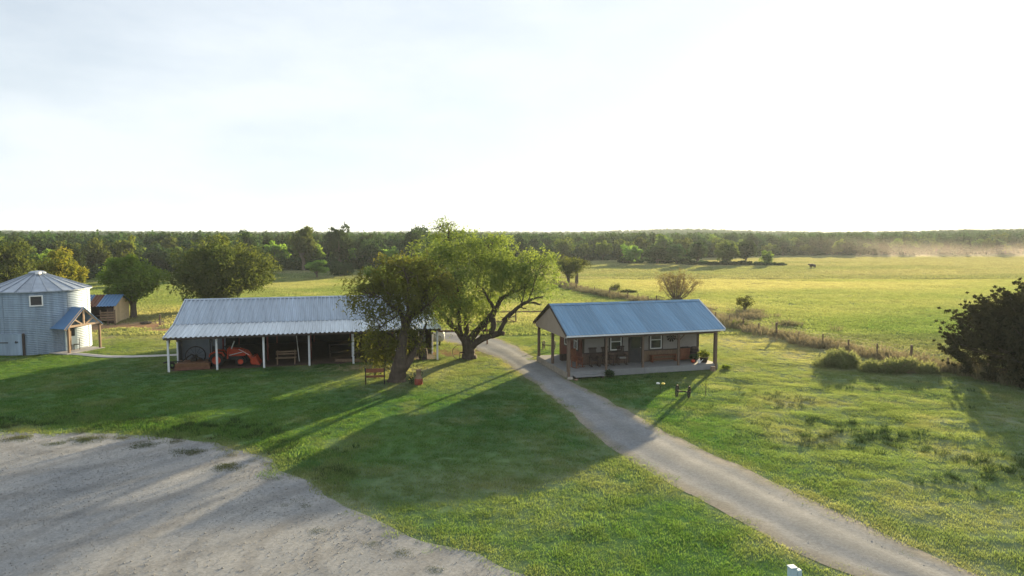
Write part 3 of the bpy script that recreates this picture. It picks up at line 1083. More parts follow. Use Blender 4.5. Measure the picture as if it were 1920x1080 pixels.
obj('rake_trim', MB().bar((-.22, RY, RZ + .02), (-.22, KY, KZ + .01), .05, .10).bar((-.22, KY, KZ), (-.22, EY, EZ + .01), .05, .10), MATS['galvanised'], barn)
obj('rake_trim', MB().bar((BL + .22, RY, RZ + .02), (BL + .22, KY, KZ + .01), .05, .10).bar((BL + .22, KY, KZ), (BL + .22, EY, EZ + .01), .05, .10), MATS['galvanised'], barn)
obj('gable_board', MB().add([(BL + .1, 2.8, 2.6), (BL + .1, 10.6, 2.6), (BL + .1, RY, 3.9)], [(0, 1, 2)]).add([(BL + .06, 2.8, 2.6), (BL + .06, 10.6, 2.6), (BL + .06, RY, 3.9)], [(2, 1, 0)]), MATS['old_wood'], barn)

# ---- tractor in the second bay (faces +x)
t = thing('tractor', 'orange compact tractor with front loader parked in the open barn', 'tractor', bw(2.72, 1.55), BT)
t.scale = (.93,) * 3
TW = {}
def tyre_mesh(r, w, rr):
    return MB().lathe([(rr, -w * .42), (r * .86, -w * .5), (r * .97, -w * .36), (r, -w * .12), (r, w * .12), (r * .97, w * .36), (r * .86, w * .5), (rr, w * .42)], 22, axis='y')
def wheel(parent, x_, y_, r, w, rr):
    ty = obj('wheel', tyre_mesh(r, w, rr), MATS['rubber'], parent, (x_, y_, r), smooth=True)
    lugs = MB()
    for k in range(18):
        a = 2 * PI * k / 18
        for s_ in (-1, 1):
            p = Vector(((r + .005) * math.cos(a + s_ * .06), s_ * w * .25, (r + .005) * math.sin(a + s_ * .06)))
            lugs.bar(p - Vector((0, w * .22, 0)), p + Vector((0, w * .22, 0)), .035)
    tag(obj('tread', lugs, MATS['rubber'], ty), kind='stuff')
    obj('rim', MB().lathe([(rr, -w * .34), (rr * .75, -w * .2), (rr * .35, -w * .26), (0.001, -w * .26)], 18, axis='y').lathe([(rr, w * .34), (rr * .75, w * .2), (rr * .35, w * .26), (0.001, w * .26)], 18, axis='y'), MATS['orange_paint'], ty, smooth=True)
    return ty
for s_ in (-.55, .55):
    wheel(t, 0, s_, .52, .30, .30)
    wheel(t, 1.62, s_ * .86, .33, .22, .19)
obj('chassis', MB().box(-.35, -.2, .42, 1.75, .2, .72).bar((1.62, -.45, .33), (1.62, .45, .33), .1).bar((0, -.5, .52), (0, .5, .52), .14), MATS['black_plastic'], t, bevel=.02)
obj('hood', MB().prism([(.78, .70), (1.92, .68), (1.95, .98), (1.75, 1.12), (.78, 1.2)], -.24, .24), MATS['orange_paint'], t, bevel=.04)
for s_ in (-1, 1):
    obj('fender', MB().prism([(-.5, .8), (-.42, 1.02), (-.1, 1.14), (.42, 1.08), (.55, .80), (.5, .78), (.38, 1.0), (-.1, 1.08), (-.38, .97), (-.45, .78)], s_ * .40, s_ * .70), MATS['orange_paint'], t)
obj('seat', MB().box(-.25, -.22, .98, .2, .22, 1.08).box(-.32, -.2, 1.08, -.22, .2, 1.45), MATS['black_plastic'], t, bevel=.03)
obj('roll_bar', MB().tube([(-.4, -.42, .75), (-.42, -.42, 1.9), (-.42, -.3, 2.02), (-.42, .3, 2.02), (-.42, .42, 1.9), (-.4, .42, .75)], .035, 8), MATS['black_plastic'], t)
sw = obj('steering_wheel', MB().torus((0, 0, 0), .17, .016, 'z', 18, 6), MATS['black_plastic'], t, (.52, 0, 1.42))
sw.rotation_euler = (0, R(-35), 0)
obj('steering_column', MB().bar((.72, 0, 1.05), (.53, 0, 1.41), .05), MATS['black_plastic'], t)
obj('exhaust', MB().tube([(.95, -.29, 1.15), (1.12, -.29, 1.6), (1.22, -.29, 1.82)], .04, 8), MATS['steel_pole'], t)
for s_ in (-.36, .36):
    la = obj('loader_arm', MB().bar((.72, s_, 1.22), (1.55, s_, 1.12), .08, .15).bar((1.5, s_, 1.16), (2.05, s_, .95), .08, .15).bar((1.98, s_, 1.02), (2.45, s_, .34), .08, .15).bar((.72, s_, .55), (.76, s_, 1.3), .09, .16), MATS['orange_paint'], t, bevel=.015)
    obj('cylinder_ram', MB().tube([(.85, s_, .8), (1.75, s_, 1.0)], .03, 8).tube([(1.5, s_ * 1.05, 1.22), (2.2, s_ * 1.05, .78)], .028, 8), MATS['steel_pole'], la)
obj('loader_crossbar', MB().bar((2.2, -.36, .68), (2.2, .36, .68), .08), MATS['orange_paint'], t)
obj('bucket', MB().prism([(2.38, .12), (2.98, .05), (3.0, .08), (2.42, .17), (2.34, .35), (2.46, .58), (2.66, .64), (2.66, .67), (2.42, .62), (2.29, .36)], -.72, .72).prism([(2.38, .12), (2.98, .05), (2.66, .66), (2.44, .6), (2.31, .36)], -.72, -.69).prism([(2.38, .12), (2.98, .05), (2.66, .66), (2.44, .6), (2.31, .36)], .69, .72), MATS['orange_paint'], t)

# ---- mower deck with spoked wheel in the first bay
t = thing('mower_deck', 'rusty orange flat mower deck standing in the left end of the barn', 'mower', bw(.28, .35), BT)
obj('deck', MB().prism([(0, .12), (2.1, .12), (2.1, .40), (1.95, .46), (.12, .46), (0, .40)], 0, 1.45), MATS['orange_rust'], t, bevel=.03)
obj('side_skirt', MB().box(-.03, -.03, .03, 2.13, .0, .2), MATS['rust'], t)
obj('gearbox', MB().box(.85, .6, .47, 1.2, .95, .74).tube([(1.02, .78, .74), (1.02, .78, .86)], .08, 8), MATS['iron'], t, bevel=.02)
obj('hitch_frame', MB().bar((.3, .7, .48), (-.5, .4, .55), .07).bar((1.7, .7, .48), (.9, .75, .95), .07).bar((.3, .7, .48), (.9, .75, .95), .07).bar((-.5, .4, .55), (-.75, .35, .5), .09), MATS['iron'], t)
t2 = obj('tail_wheel', tyre_mesh(.22, .14, .1), MATS['rubber'], t, (-.35, .9, .22), smooth=True)
def spoked(name, rad, parent, loc, rz=0, ns=10, th=.022):
    o = obj(name, MB().torus((0, 0, 0), rad, th, 'y', 28, 6), MATS['iron'], parent, loc, smooth=True)
    o.rotation_euler = (0, 0, rz)
    obj('hub', MB().lathe([(.001, -.08), (.06, -.08), (.06, .08), (.001, .08)], 10, axis='y'), MATS['iron'], o)
    sp = MB()
    for k in range(ns):
        a = 2 * PI * k / ns
        sp.bar((.04 * math.cos(a), 0, .04 * math.sin(a)), (rad * math.cos(a), 0, rad * math.sin(a)), .02)
    obj('spokes', sp, MATS['iron'], o)
    return o
t = thing('rake_wheel', 'dark spoked implement wheel standing behind the rusty mower deck', 'wheel', bw(1.2, 2.3), BT)
spoked('wheel_rim', .62, t, (0, 0, .64), .2, 12, .035)
obj('axle_stand', MB().bar((-.45, .15, 0), (0, .12, .66), .06).bar((.45, .15, 0), (0, .12, .66), .06).bar((0, -.1, .64), (0, .3, .64), .07), MATS['iron'], t)

# ---- slatted bench, pole, workbench further in
t = thing('slatted_bench', 'weathered slatted wooden bench standing in the barn right of the tractor', 'bench', bw(6.5, .75), BT)
for k in range(4):
    obj('slat', MB().box(0, k * .12, .44, 1.35, k * .12 + .1, .48), MATS['old_wood'], t)
for k in range(2):
    obj('back_slat', MB().box(0, .5, .62 + k * .16, 1.35, .53, .72 + k * .16), MATS['old_wood'], t)
for x_ in (.08, 1.22):
    obj('leg', MB().box(x_, .02, 0, x_ + .06, .08, .438), MATS['old_wood'], t)
    obj('leg', MB().box(x_, .44, 0, x_ + .06, .495, .95), MATS['old_wood'], t)
tag(obj('leaning_pole', MB().tube([(0, 0, .0), (-.32, .5, 1.75)], .028, 8), MATS['steel_pole'], None, bw(8.0, 1.8)), 'pale metal pole leaning behind the slatted bench in the barn', 'pole')
t = thing('workbench', 'dark wooden workbench with shelf at the right of the barn', 'workbench', bw(10.0, 3.0), BT)
obj('worktop', MB().box(0, 0, .86, 2.3, .75, .92), MATS['dark_board'], t)
obj('shelf', MB().box(.06, .05, .3, 2.24, .7, .34), MATS['dark_board'], t)
for x_ in (.05, 2.17):
    for y_ in (.05, .62):
        obj('leg', MB().box(x_, y_, 0, x_ + .08, y_ + .08, .858), MATS['dark_board'], t)
tag(obj('plank_stack', MB().box(0, 0, 0, 2.0, .25, .06).box(.1, .02, .065, 1.9, .24, .12).box(.0, .05, .125, 1.7, .28, .18), MATS['old_wood'], None, bw(10.4, 1.0)), 'low stack of old planks on the barn floor by the last white post', 'planks')

# ------------------------------------------------------------------ porch house
house = thing('porch_house', 'small tan house with blue metal roof and a wide covered porch', 'house', (*HA, 0), HT)
HL, HW, HE, HR = 10.6, 6.0, 2.72, 4.33
DK = .40
ym = HW / 2
lay_roof(house, -.18, HL + .3, ym, HR, -.32, HE, .92, 4, MATS['blue_metal'], rise=.028)
lay_roof(house, -.18, HL + .3, ym, HR, HW + .32, HE, .92, 4, MATS['blue_metal'], rise=.028)
obj('ridge_cap', MB().add([(-.2, ym - .2, HR - .06), (HL + .32, ym - .2, HR - .06), (HL + .32, ym, HR + .055), (-.2, ym, HR + .055), (-.2, ym + .2, HR - .06), (HL + .32, ym + .2, HR - .06)], [(0, 1, 2, 3), (3, 2, 5, 4)]), MATS['blue_metal'], house)
obj('eave_trim', MB().box(-.18, -.345, HE - .10, HL + .3, -.322, HE - .006), MATS['white_post'], house)
obj('eave_trim', MB().box(-.18, HW + .322, HE - .10, HL + .3, HW + .345, HE - .006), MATS['tan_siding'], house)
for x_, mm in ((-.2, 'dark_trim'), (HL + .32, 'white_post')):
    obj('rake_trim', MB().bar((x_, -.33, HE), (x_, ym, HR + .01), .04, .13).bar((x_, ym, HR + .01), (x_, HW + .33, HE), .04, .13), MATS[mm], house)
obj('soffit', MB().add([(-.15, -.3, HE - .05), (HL + .25, -.3, HE - .05), (HL + .25, ym, HR - .12), (-.15, ym, HR - .12)], [(0, 1, 2, 3)]).add([(-.15, HW + .3, HE - .05), (HL + .25, HW + .3, HE - .05), (HL + .25, ym, HR - .12), (-.15, ym, HR - .12)], [(3, 2, 1, 0)]), MATS['old_wood'], house)
for x_ in (-.08, HL + .06):
    obj('gable_wall', MB().add([(x_, -.1, HE - .22), (x_, HW + .1, HE - .22), (x_, HW + .1, HE + .02), (x_, ym, HR - .16), (x_, -.1, HE + .02)], [(0, 1, 2, 3, 4)]).add([(x_ + .05, -.1, HE - .22), (x_ + .05, HW + .1, HE - .22), (x_ + .05, HW + .1, HE + .02), (x_ + .05, ym, HR - .16), (x_ + .05, -.1, HE + .02)], [(4, 3, 2, 1, 0)]), MATS['tan_siding'], house)
obj('porch_beam', MB().box(.02, .03, 2.42, HL - .02, .17, 2.62), MATS['post_wood'], house)
posts = [(.1, .1), (2.65, .1), (5.2, .1), (7.75, .1), (10.45, .1), (.1, 3.0), (.1, 5.9), (10.45, 5.9)]
for x_, y_ in posts:
    w_ = .08 if x_ in (.1, 10.45) else .06
    obj('porch_post', MB().box(x_ - w_, y_ - w_, DK if 0 < 1 else 0, x_ + w_, y_ + w_, 2.418 if y_ < 1 else 2.5), MATS['post_wood'], house)
for x_, y_ in ((.1, .1), (10.45, .1)):
    obj('porch_post', MB().box(x_ - .085, y_ - .14, -.2, x_ + .085, y_ - .085, 2.41), MATS['post_wood'], house)
obj('post_brace', MB().bar((7.75, .1, 2.0), (7.35, .1, 2.4), .06).bar((7.75, .1, 2.0), (8.15, .1, 2.4), .06), MATS['post_wood'], house)
obj('deck', MB().box(0, 0, .28, HL, HW + .05, DK), MATS['deck_wood'], house)
for k in range(4):
    o_ = obj('deck_skirt', MB().box(k * HL / 4 + .01, -.028, .02, (k + 1) * HL / 4 - .01, -.003, DK - .03), MATS['deck_wood'], house)
obj('deck_skirt', MB().box(-.028, 0, .02, -.003, HW, DK - .03), MATS['deck_side'], house)
obj('deck_skirt', MB().box(HL + .003, 0, -.1, HL + .028, HW, DK - .03), MATS['deck_side'], house)
obj('step', MB().box(.35, -.62, .16, 2.25, -.03, .21), MATS['deck_wood'], house)
obj('step_riser', MB().box(.38, -.05, .0, 2.22, -.035, .16).box(.4, -.6, 0, .5, -.06, .158).box(2.1, -.6, 0, 2.2, -.06, .158), MATS['dark_board'], house)
WX0, WX1, WY0, WY1 = 1.75, 10.3, 1.9, 5.9
obj('wall', MB().box(WX0 + .03, WY0, DK, WX1, WY1, HE + .05), MATS['grey_wall'], house)
obj('red_side_wall', MB().box(WX0 - .01, WY0 + .02, DK, WX0 + .028, WY1, HE), MATS['red_wall'], house)
for k in range(11):
    yy = WY0 + .02 + k * .385
    obj('side_board', MB().box(WX0 - .03, yy, DK, WX0 - .011, yy + .36, HE), MATS['red_wall'], house)
for a_, b_ in ((WX0 + .03, 5.02), (6.1, WX1)):
    obj('wainscot', MB().box(a_, WY0 - .02, DK, b_, WY0 - .002, 1.12), MATS['brown_wainscot'] if a_ < 3 else MATS['old_wood'], house)
    obj('chair_rail', MB().box(a_, WY0 - .035, 1.122, b_, WY0 - .002, 1.19), MATS['dark_trim'], house)
for x_ in (WX0 + .06, 3.35, WX1 - .08):
    obj('corner_trim', MB().box(x_ - .06, WY0 - .03, 1.192, x_ + .08, WY0 - .003, HE), MATS['dark_trim'], house)
obj('corner_trim', MB().box(WX1 + .002, WY0 - .03, DK, WX1 + .03, WY0 + .1, HE), MATS['dark_trim'], house)
dr = obj('door', MB().box(5.14, WY0 - .03, DK + .01, 5.98, WY0 - .006, 2.42), MATS['door_dark'], house)
obj('door_panel', MB().box(5.24, WY0 - .038, DK + .18, 5.52, WY0 - .031, 1.2).box(5.60, WY0 - .038, DK + .18, 5.88, WY0 - .031, 1.2), MATS['door_dark'], dr)
obj('door_glass', MB().box(5.24, WY0 - .037, 1.35, 5.88, WY0 - .031, 2.3), MATS['glass_dark'], dr)
obj('handle', MB().tube([(5.9, WY0 - .03, 1.38), (5.9, WY0 - .09, 1.38)], .025, 8), MATS['steel_pole'], dr)
obj('door_frame', MB().box(5.03, WY0 - .045, DK, 5.13, WY0 - .003, 2.5).box(5.99, WY0 - .045, DK, 6.09, WY0 - .003, 2.5).box(5.131, WY0 - .045, 2.425, 5.989, WY0 - .003, 2.5), MATS['dark_trim'], house)
def window(parent, x0, z0, x1, z1, y_, ax='x'):
    def bx(m, a, b, c, d, e, f):
        return m.box(a, b, c, d, e, f) if ax == 'x' else m.box(y_ + (b - y_), a, c, y_ + (e - y_), d, f)
    def B(m, a, y0, c, d, y1, f):
        return m.box(a, y0, c, d, y1, f) if ax == 'x' else m.box(y0, a, c, y1, d, f)
    w_ = .065
    m = MB()
    B(m, x0, y_ - .05, z0, x0 + w_, y_ - .003, z1); B(m, x1 - w_, y_ - .05, z0, x1, y_ - .003, z1)
    B(m, x0 + w_, y_ - .05, z0, x1 - w_, y_ - .003, z0 + w_); B(m, x0 + w_, y_ - .05, z1 - w_, x1 - w_, y_ - .003, z1)
    zm = (z0 + z1) / 2
    B(m, x0 + w_, y_ - .045, zm - .03, x1 - w_, y_ - .006, zm + .03)
    o = obj('window', m, MATS['white_paint'], parent)
    g = MB()
    B(g, x0 + w_, y_ - .02, z0 + w_, x1 - w_, y_ - .012, zm - .03)
    obj('pane', g, MATS['glass_dark'], o)
    g = MB()
    B(g, x0 + w_, y_ - .028, zm + .03, x1 - w_, y_ - .016, z1 - w_)
    obj('pane', g, MATS['curtain'], o)
    g = MB()
    B(g, x0 - .1, y_ - .03, z0 - .1, x0 - .002, y_ - .002, z1 + .1); B(g, x1 + .002, y_ - .03, z0 - .1, x1 + .1, y_ - .002, z1 + .1)
    B(g, x0 - .002, y_ - .03, z0 - .1, x1 + .002, y_ - .002, z0 - .002); B(g, x0 - .002, y_ - .03, z1 + .002, x1 + .002, y_ - .002, z1 + .1)
    obj('window_trim', g, MATS['dark_trim'], o)
    return o
window(house, 3.72, 1.28, 4.52, 2.42, WY0)
window(house, 6.62, 1.24, 7.48, 2.46, WY0)
window(house, 2.55, 1.3, 3.2, 2.4, WX0 - .035, 'y')
window(house, 4.4, 1.3, 5.05, 2.4, WX0 - .035, 'y')

# ---- things on the porch
def hpos(x_, y_, z_=DK): return hw(x_, y_, z_)
def rocker(name, label, x_, y_, rz, m, group=None):
    t = thing(name, label, 'chair', hpos(x_, y_, DK + .002), HT + rz, group)
    for s_ in (-.26, .26):
        obj('rocker_runner', MB().tube([(-.38, s_, .10), (-.2, s_, .035), (.1, s_, .02), (.35, s_, .06), (.45, s_, .1)], .022, 6), m, t)
        obj('leg', MB().bar((.22, s_, .03), (.22, s_, .62), .045), m, t)
        obj('leg', MB().bar((-.22, s_, .03), (-.26, s_, .62), .045), m, t)
        obj('armrest', MB().box(-.3, s_ - .045, .62, .3, s_ + .045, .65), m, t)
    for k in range(5):
        obj('seat_slat', MB().box(-.24 + k * .1, -.24, .40, -.155 + k * .1, .24, .425), m, t)
    for k in range(6):
        obj('back_slat', MB().bar((-.25, -.2 + k * .08, .42), (-.45, -.2 + k * .08, 1.15), .055, .02, (1, 0, 0)), m, t)
    obj('top_rail', MB().bar((-.44, -.27, 1.12), (-.44, .27, 1.12), .05, .09), m, t)
    return t
rocker('rocking_chair', 'red brown wooden rocking chair at the left corner of the porch', 1.15, 1.25, R(-70), MATS['red_wood'])
rocker('rocking_chair', 'grey wooden rocking chair left of the first porch window', 2.35, 1.25, R(-95), MATS['dark_board'])
rocker('rocking_chair', 'dark wooden rocking chair under the first porch window', 3.35, 1.35, R(-80), MATS['dark_board'])
rocker('rocking_chair', 'dark rocking chair with pale cushion beside the porch door', 4.35, 1.4, R(-100), MATS['dark_board'])
tag(obj('cushion', MB().box(-.22, -.23, .0, .2, .23, .07), MATS['concrete'], None, hw(4.35, 1.38, DK + .43), bevel=.02), 'pale grey cushion on the seat of the rocking chair by the door', 'cushion').rotation_euler = (0, 0, HT + R(-100))
t = thing('side_table', 'small dark round side table between the porch rocking chairs', 'table', hpos(2.86, 1.45, DK + .002), HT)
obj('table_top', MB().lathe([(.001, .48), (.26, .48), (.27, .5), (.26, .52), (.001, .52)], 18), MATS['dark_board'], t)
for k in range(3):
    a = 2 * PI * k / 3
    obj('leg', MB().bar((.2 * math.cos(a), .2 * math.sin(a), 0), (.08 * math.cos(a), .08 * math.sin(a), .479), .04), MATS['dark_board'], t)
t = thing('porch_bench', 'long low brown wooden bench against the wall under the right porch window', 'bench', hpos(6.5, 1.42, DK + .002), HT)
for k in range(3):
    obj('seat_plank', MB().box(0, k * .13, .42, 2.0, k * .13 + .115, .46), MATS['red_wood'], t)
for x_ in (.08, 1.84):
    obj('leg', MB().box(x_, .02, 0, x_ + .08, .36, .418), MATS['red_wood'], t)
obj('stretcher', MB().box(.161, .16, .15, 1.839, .22, .21), MATS['red_wood'], t)
t = thing('wooden_barrel', 'dark wooden barrel with a lid at the right end of the porch wall', 'barrel', hpos(9.75, 1.45, DK + .002), HT)
prof = [(.001, 0), (.24, 0), (.30, .2), (.325, .45), (.30, .7), (.25, .9), (.23, .9), (.23, .86), (.001, .86)]
obj('staves', MB().lathe(prof, 18), MATS['dark_board'], t)
for z_, r_ in ((.14, .292), (.34, .325), (.58, .325), (.76, .293)):
    obj('hoop', MB().lathe([(r_ - .02, z_ - .03), (r_ + .008, z_ - .03), (r_ + .008, z_ + .03), (r_ - .02, z_ + .03)], 18), MATS['iron'], t)
t = thing('porch_cabinet', 'low red brown wooden cabinet left of the barrel on the porch', 'cabinet', hpos(8.7, 1.5, DK + .002), HT)
obj('body', MB().box(0, 0, .06, .75, .38, .84), MATS['red_wood'], t)
obj('top', MB().box(-.03, -.03, .842, .78, .4, .88), MATS['dark_board'], t)
obj('door', MB().box(.03, -.018, .1, .365, -.003, .8), MATS['red_wood'], t)
obj('door', MB().box(.385, -.018, .1, .72, -.003, .8), MATS['red_wood'], t)
# hanging star of horseshoes/windmill ornament on the wall
t = thing('wall_ornament', 'dark iron windmill ornament hanging on the porch wall behind the braced post', 'ornament', hpos(8.2, WY0 - .06, 2.02), HT)
for k in range(10):
    a = 2 * PI * k / 10
    obj('blade', MB().add([(.1 * math.cos(a - .2), 0, .1 * math.sin(a - .2)), (.36 * math.cos(a - .17), .02, .36 * math.sin(a - .17)), (.36 * math.cos(a + .17), -.015, .36 * math.sin(a + .17)), (.1 * math.cos(a + .2), -.01, .1 * math.sin(a + .2))], [(0, 1, 2, 3)]), MATS['iron'], t)
obj('hub', MB().lathe([(.001, -.03), (.06, -.03), (.06, .03), (.001, .03)], 10, axis='y'), MATS['iron'], t)
def leafy(n_, rad, hgt, size, seed, base=0):
    r = np.random.default_rng(seed)
    V, F_, T = [], [], []
    for i in range(n_):
        d = r.normal(0, 1, 3); d /= np.linalg.norm(d)
        c = d * r.uniform(.35, 1) * np.array([rad, rad, hgt / 2]) + np.array([0, 0, base + hgt / 2])
        u = r.normal(0, 1, 3); u /= np.linalg.norm(u)
        w = np.cross(u, r.normal(0, 1, 3)); w /= np.linalg.norm(w)
        s_ = size * r.uniform(.6, 1.3)
        b0 = len(V)
        V += [c - u * s_, c + w * s_ * .4, c + u * s_, c - w * s_ * .4]
        F_.append((b0, b0 + 1, b0 + 2, b0 + 3))
        T += [r.uniform(0, 1)] * 4
    return np.array(V), np.array(F_), np.array(T)
def plant_mesh(name, n_, rad, hgt, size, seed, m, parent=None, loc=None, base=0):
    V, F_, T = leafy(n_, rad, hgt, size, seed, base)
    return link(name, npmesh(name, V, F_, dict(tint=T)), m, parent, loc)
def potted(label, x_, y_, pr, ph, rad, hgt, pm, lm, seed, z_=DK):
    t = thing('potted_plant', label, 'plant', hpos(x_, y_, z_ + .002), HT)
    obj('pot', MB().lathe([(.001, 0), (pr * .7, 0), (pr, ph), (pr * 1.08, ph), (pr * 1.08, ph * .9), (pr * .9, ph * .9), (.001, ph * .88)], 16), pm, t)
    plant_mesh('leaves', 260, rad, hgt, .09, seed, lm, t, None, ph * .8)
    return t
potted('bushy green plant in a grey tub at the right end of the porch deck', 9.95, .62, .30, .34, .42, .55, MATS['iron'], MATS['fresh_leaf'], 5)
potted('low dark plant in a small pot between the tub and the barrel on the porch', 9.35, .85, .2, .25, .3, .36, MATS['iron'], MATS['forest_leaf'], 6)
tag(obj('watering_can', MB().lathe([(.001, 0), (.085, 0), (.085, .2), (.06, .22), (.001, .22)], 14).tube([(.08, 0, .05), (.2, 0, .18), (.25, 0, .24)], .018, 6).tube([(-.08, 0, .05), (-.16, 0, .14), (-.05, 0, .24)], .012, 6), MATS['white_paint'], None, hpos(9.5, .45, DK + .002)), 'small white watering can in front of the plants on the porch', 'can')
t = thing('pumpkin', 'small orange pumpkin among the plants at the right end of the porch', 'pumpkin', hpos(9.15, .62, DK + .002), HT)
pm_ = MB()
pv_ = []
for j in range(9):
    ph_ = -PI / 2 + PI * j / 8
    for k in range(24):
        a = 2 * PI * k / 24
        rr_ = .15 * math.cos(ph_) * (1 - .1 * abs(math.sin(a * 4)))
        pv_.append((rr_ * math.cos(a), rr_ * math.sin(a), .11 + .11 * math.sin(ph_)))
obj('body', pm_.add(pv_, [(j * 24 + k, j * 24 + (k + 1) % 24, (j + 1) * 24 + (k + 1) % 24, (j + 1) * 24 + k) for j in range(8) for k in range(24)]), MATS['orange_paint'], t, smooth=True)
obj('stem', MB().tube([(0, 0, .21), (.02, 0, .28)], .015, 6), MATS['old_wood'], t)
t = thing('wooden_crate', 'dark open wooden crate standing on the left side of the porch deck', 'crate', hpos(.95, 3.6, DK + .002), HT)
for k in range(3):
    obj('slat', MB().box(0, 0, .03 + k * .13, .5, .02, .14 + k * .13), MATS['dark_board'], t)
    obj('slat', MB().box(0, .38, .03 + k * .13, .5, .40, .14 + k * .13), MATS['dark_board'], t)
    obj('slat', MB().box(.0, .021, .03 + k * .13, .02, .379, .14 + k * .13), MATS['dark_board'], t)
    obj('slat', MB().box(.48, .021, .03 + k * .13, .50, .379, .14 + k * .13), MATS['dark_board'], t)
obj('bottom', MB().box(.021, .021, .0, .479, .379, .028), MATS['dark_board'], t)

# ---- by the porch foot
plants = [('dark shrub growing beside the porch step', 2.65, -.45, .32, .5, 'forest_leaf', 300), ('small green plant at the right foot of the porch corner', 11.2, -.1, .35, .28, 'fresh_leaf', 200)]
for i, (lb, x_, y_, r_, h_, m_, n_) in enumerate(plants):
    t = thing('low_shrub', lb, 'shrub', hw(x_, y_, 0), HT)
    plant_mesh('leaves', n_, r_, h_, .08, 20 + i, MATS[m_], t, None, .02)
    obj('stems', MB().tube([(0, 0, -.05), (.05, 0, h_ * .6)], .015, 5).tube([(0, 0, -.05), (-.08, .04, h_ * .5)], .012, 5), MATS['bark'], t)
def rock(name, label, loc, sx, sy, sz, seed, m='stone', cat='rock'):
    r = np.random.default_rng(seed)
    v, f = [], []
    for j in range(6):
        ph_ = -PI / 2 + PI * j / 5
        for k in range(9):
            a = 2 * PI * k / 9
            q = r.uniform(.8, 1.15)
            v.append((sx * q * math.cos(ph_) * math.cos(a), sy * q * math.cos(ph_) * math.sin(a), sz * (.8 + q * math.sin(ph_))))
    for j in range(5):
        for k in range(9):
            f.append((j * 9 + k, j * 9 + (k + 1) % 9, (j + 1) * 9 + (k + 1) % 9, (j + 1) * 9 + k))
    return tag(obj(name, MB().add(v, f), MATS[m], None, loc), label, cat)
rock('rock', 'grey rock lying at the left front corner of the porch', hw(.05, -.42), .22, .16, .11, 1)
rock('rock', 'small brown rock beside the porch step', hw(.30, -.75), .12, .1, .07, 2, 'old_wood')
t = thing('tree_stump', 'cut wooden stump standing in front of the right porch post', 'stump', hw(10.0, -.42), HT)
obj('stump_body', MB().lathe([(.22, -.05), (.17, .06), (.15, .30), (.001, .30)], 12), MATS['old_wood'], t)
obj('cut_face', MB().lathe([(.001, .304), (.145, .304), (.145, .301)], 12), MATS['pale_wood'], t)

# ---- wheels on axles
def axle(label, loc, rz, rad, half, cat='wagon wheels'):
    t = thing('wheel_axle', label, cat, loc, rz, 'old iron wheel pairs set out as ornaments')
    for s_ in (-half, half):
        spoked('wheel', rad, t, (0, s_, rad + .01), 0, 10, .028)
    obj('axle_bar', MB().bar((0, -half - .08, rad + .01), (0, half + .08, rad + .01), .06), MATS['iron'], t)
    return t
axle('pair of spoked wheels on an axle in the sunny grass in front of the porch', (9.35, 36.75, .05), R(62), .31, .33)
axle('pair of iron wheels on an axle seen beyond the left side of the porch', (2.85, 52.3, .0), R(70), .34, .42)
# stake flower and stake in the front lawn
t = thing('flower_stake', 'thin stake with two pale flower heads in the shaded grass before the porch', 'garden stake', (8.3, 37.6, 0))
obj('stake', MB().tube([(0, 0, -.1), (0, 0, .45), (-.12, 0, .62)], .010, 5).tube([(0, 0, .42), (.13, .02, .60)], .010, 5), MATS['iron'], t)
obj('flower_head', MB().lathe([(.001, .58), (.10, .60), (.11, .64), (.06, .68), (.001, .67)], 9, (-.14, 0, 0)), MATS['white_flower'], t)
obj('flower_head', MB().lathe([(.001, .56), (.10, .58), (.11, .62), (.06, .66), (.001, .65)], 9, (.15, .02, 0)), MATS['yellow_flower'], t)
t = thing('sapling', 'thin bare sapling right of the spoked wheels in the sunny grass', 'sapling', (10.65, 37.0, 0))
obj('trunk', MB().tube([(0, 0, -.1), (.02, 0, .5), (.0, .02, .95)], [.022, .016, .006], 6), MATS['bark'], t)
obj('branches', MB().tube([(.02, 0, .5), (.16, .02, .78)], [.01, .004], 5).tube([(.01, 0, .62), (-.12, -.02, .88)], [.01, .004], 5).tube([(.01, .01, .75), (.08, .1, 1.0)], [.008, .003], 5), MATS['bark'], t)
plant_mesh('leaves', 40, .18, .5, .045, 33, MATS['shrub_leaf'], t, None, .55)

# ------------------------------------------------------------------ round metal silo with timber porch
silo = thing('grain_silo', 'round corrugated metal silo with conical roof and timber porch', 'silo', (*SILO, 0))
SR, SH = 3.4, 4.72
nring = 5
for i in range(nring):
    z0, z1 = i * SH / nring, (i + 1) * SH / nring
    prof = []
    for k in range(29):
        u = k / 28
        prof.append((SR + .018 * math.sin(u * 7 * 2 * PI) - (.006 if i % 2 else 0), z0 + (z1 - z0 - .004) * u))
    obj('wall_ring', MB().lathe(prof, 96), MATS['silo_metal'], silo, smooth=True)
sm = MB()
for k in range(10):
    a = 2 * PI * (k + .35) / 10
    sm.box(-.001, 0, 0, 0, 0, 0) if False else sm.bar(((SR + .014) * math.cos(a), (SR + .014) * math.sin(a), .02), ((SR + .014) * math.cos(a), (SR + .014) * math.sin(a), SH - .02), .05, .02, (math.cos(a), math.sin(a), 0))
obj('wall_seam', sm, MATS['silo_metal'], silo)
NP = 22
apex_r, apex_z = .5, 5.86
pan = MB()
a1 = 2 * PI / NP
R0 = SR + .16
z_e = SH - .04
pan.add([(R0 * math.cos(0), R0 * math.sin(0), z_e), (R0 * math.cos(a1 / 2), R0 * math.sin(a1 / 2), z_e - .0), (R0 * math.cos(a1), R0 * math.sin(a1), z_e), (apex_r * math.cos(a1), apex_r * math.sin(a1), apex_z), (apex_r * math.cos(a1 / 2), apex_r * math.sin(a1 / 2), apex_z), (apex_r, 0, apex_z)], [(0, 1, 4, 5), (1, 2, 3, 4)])
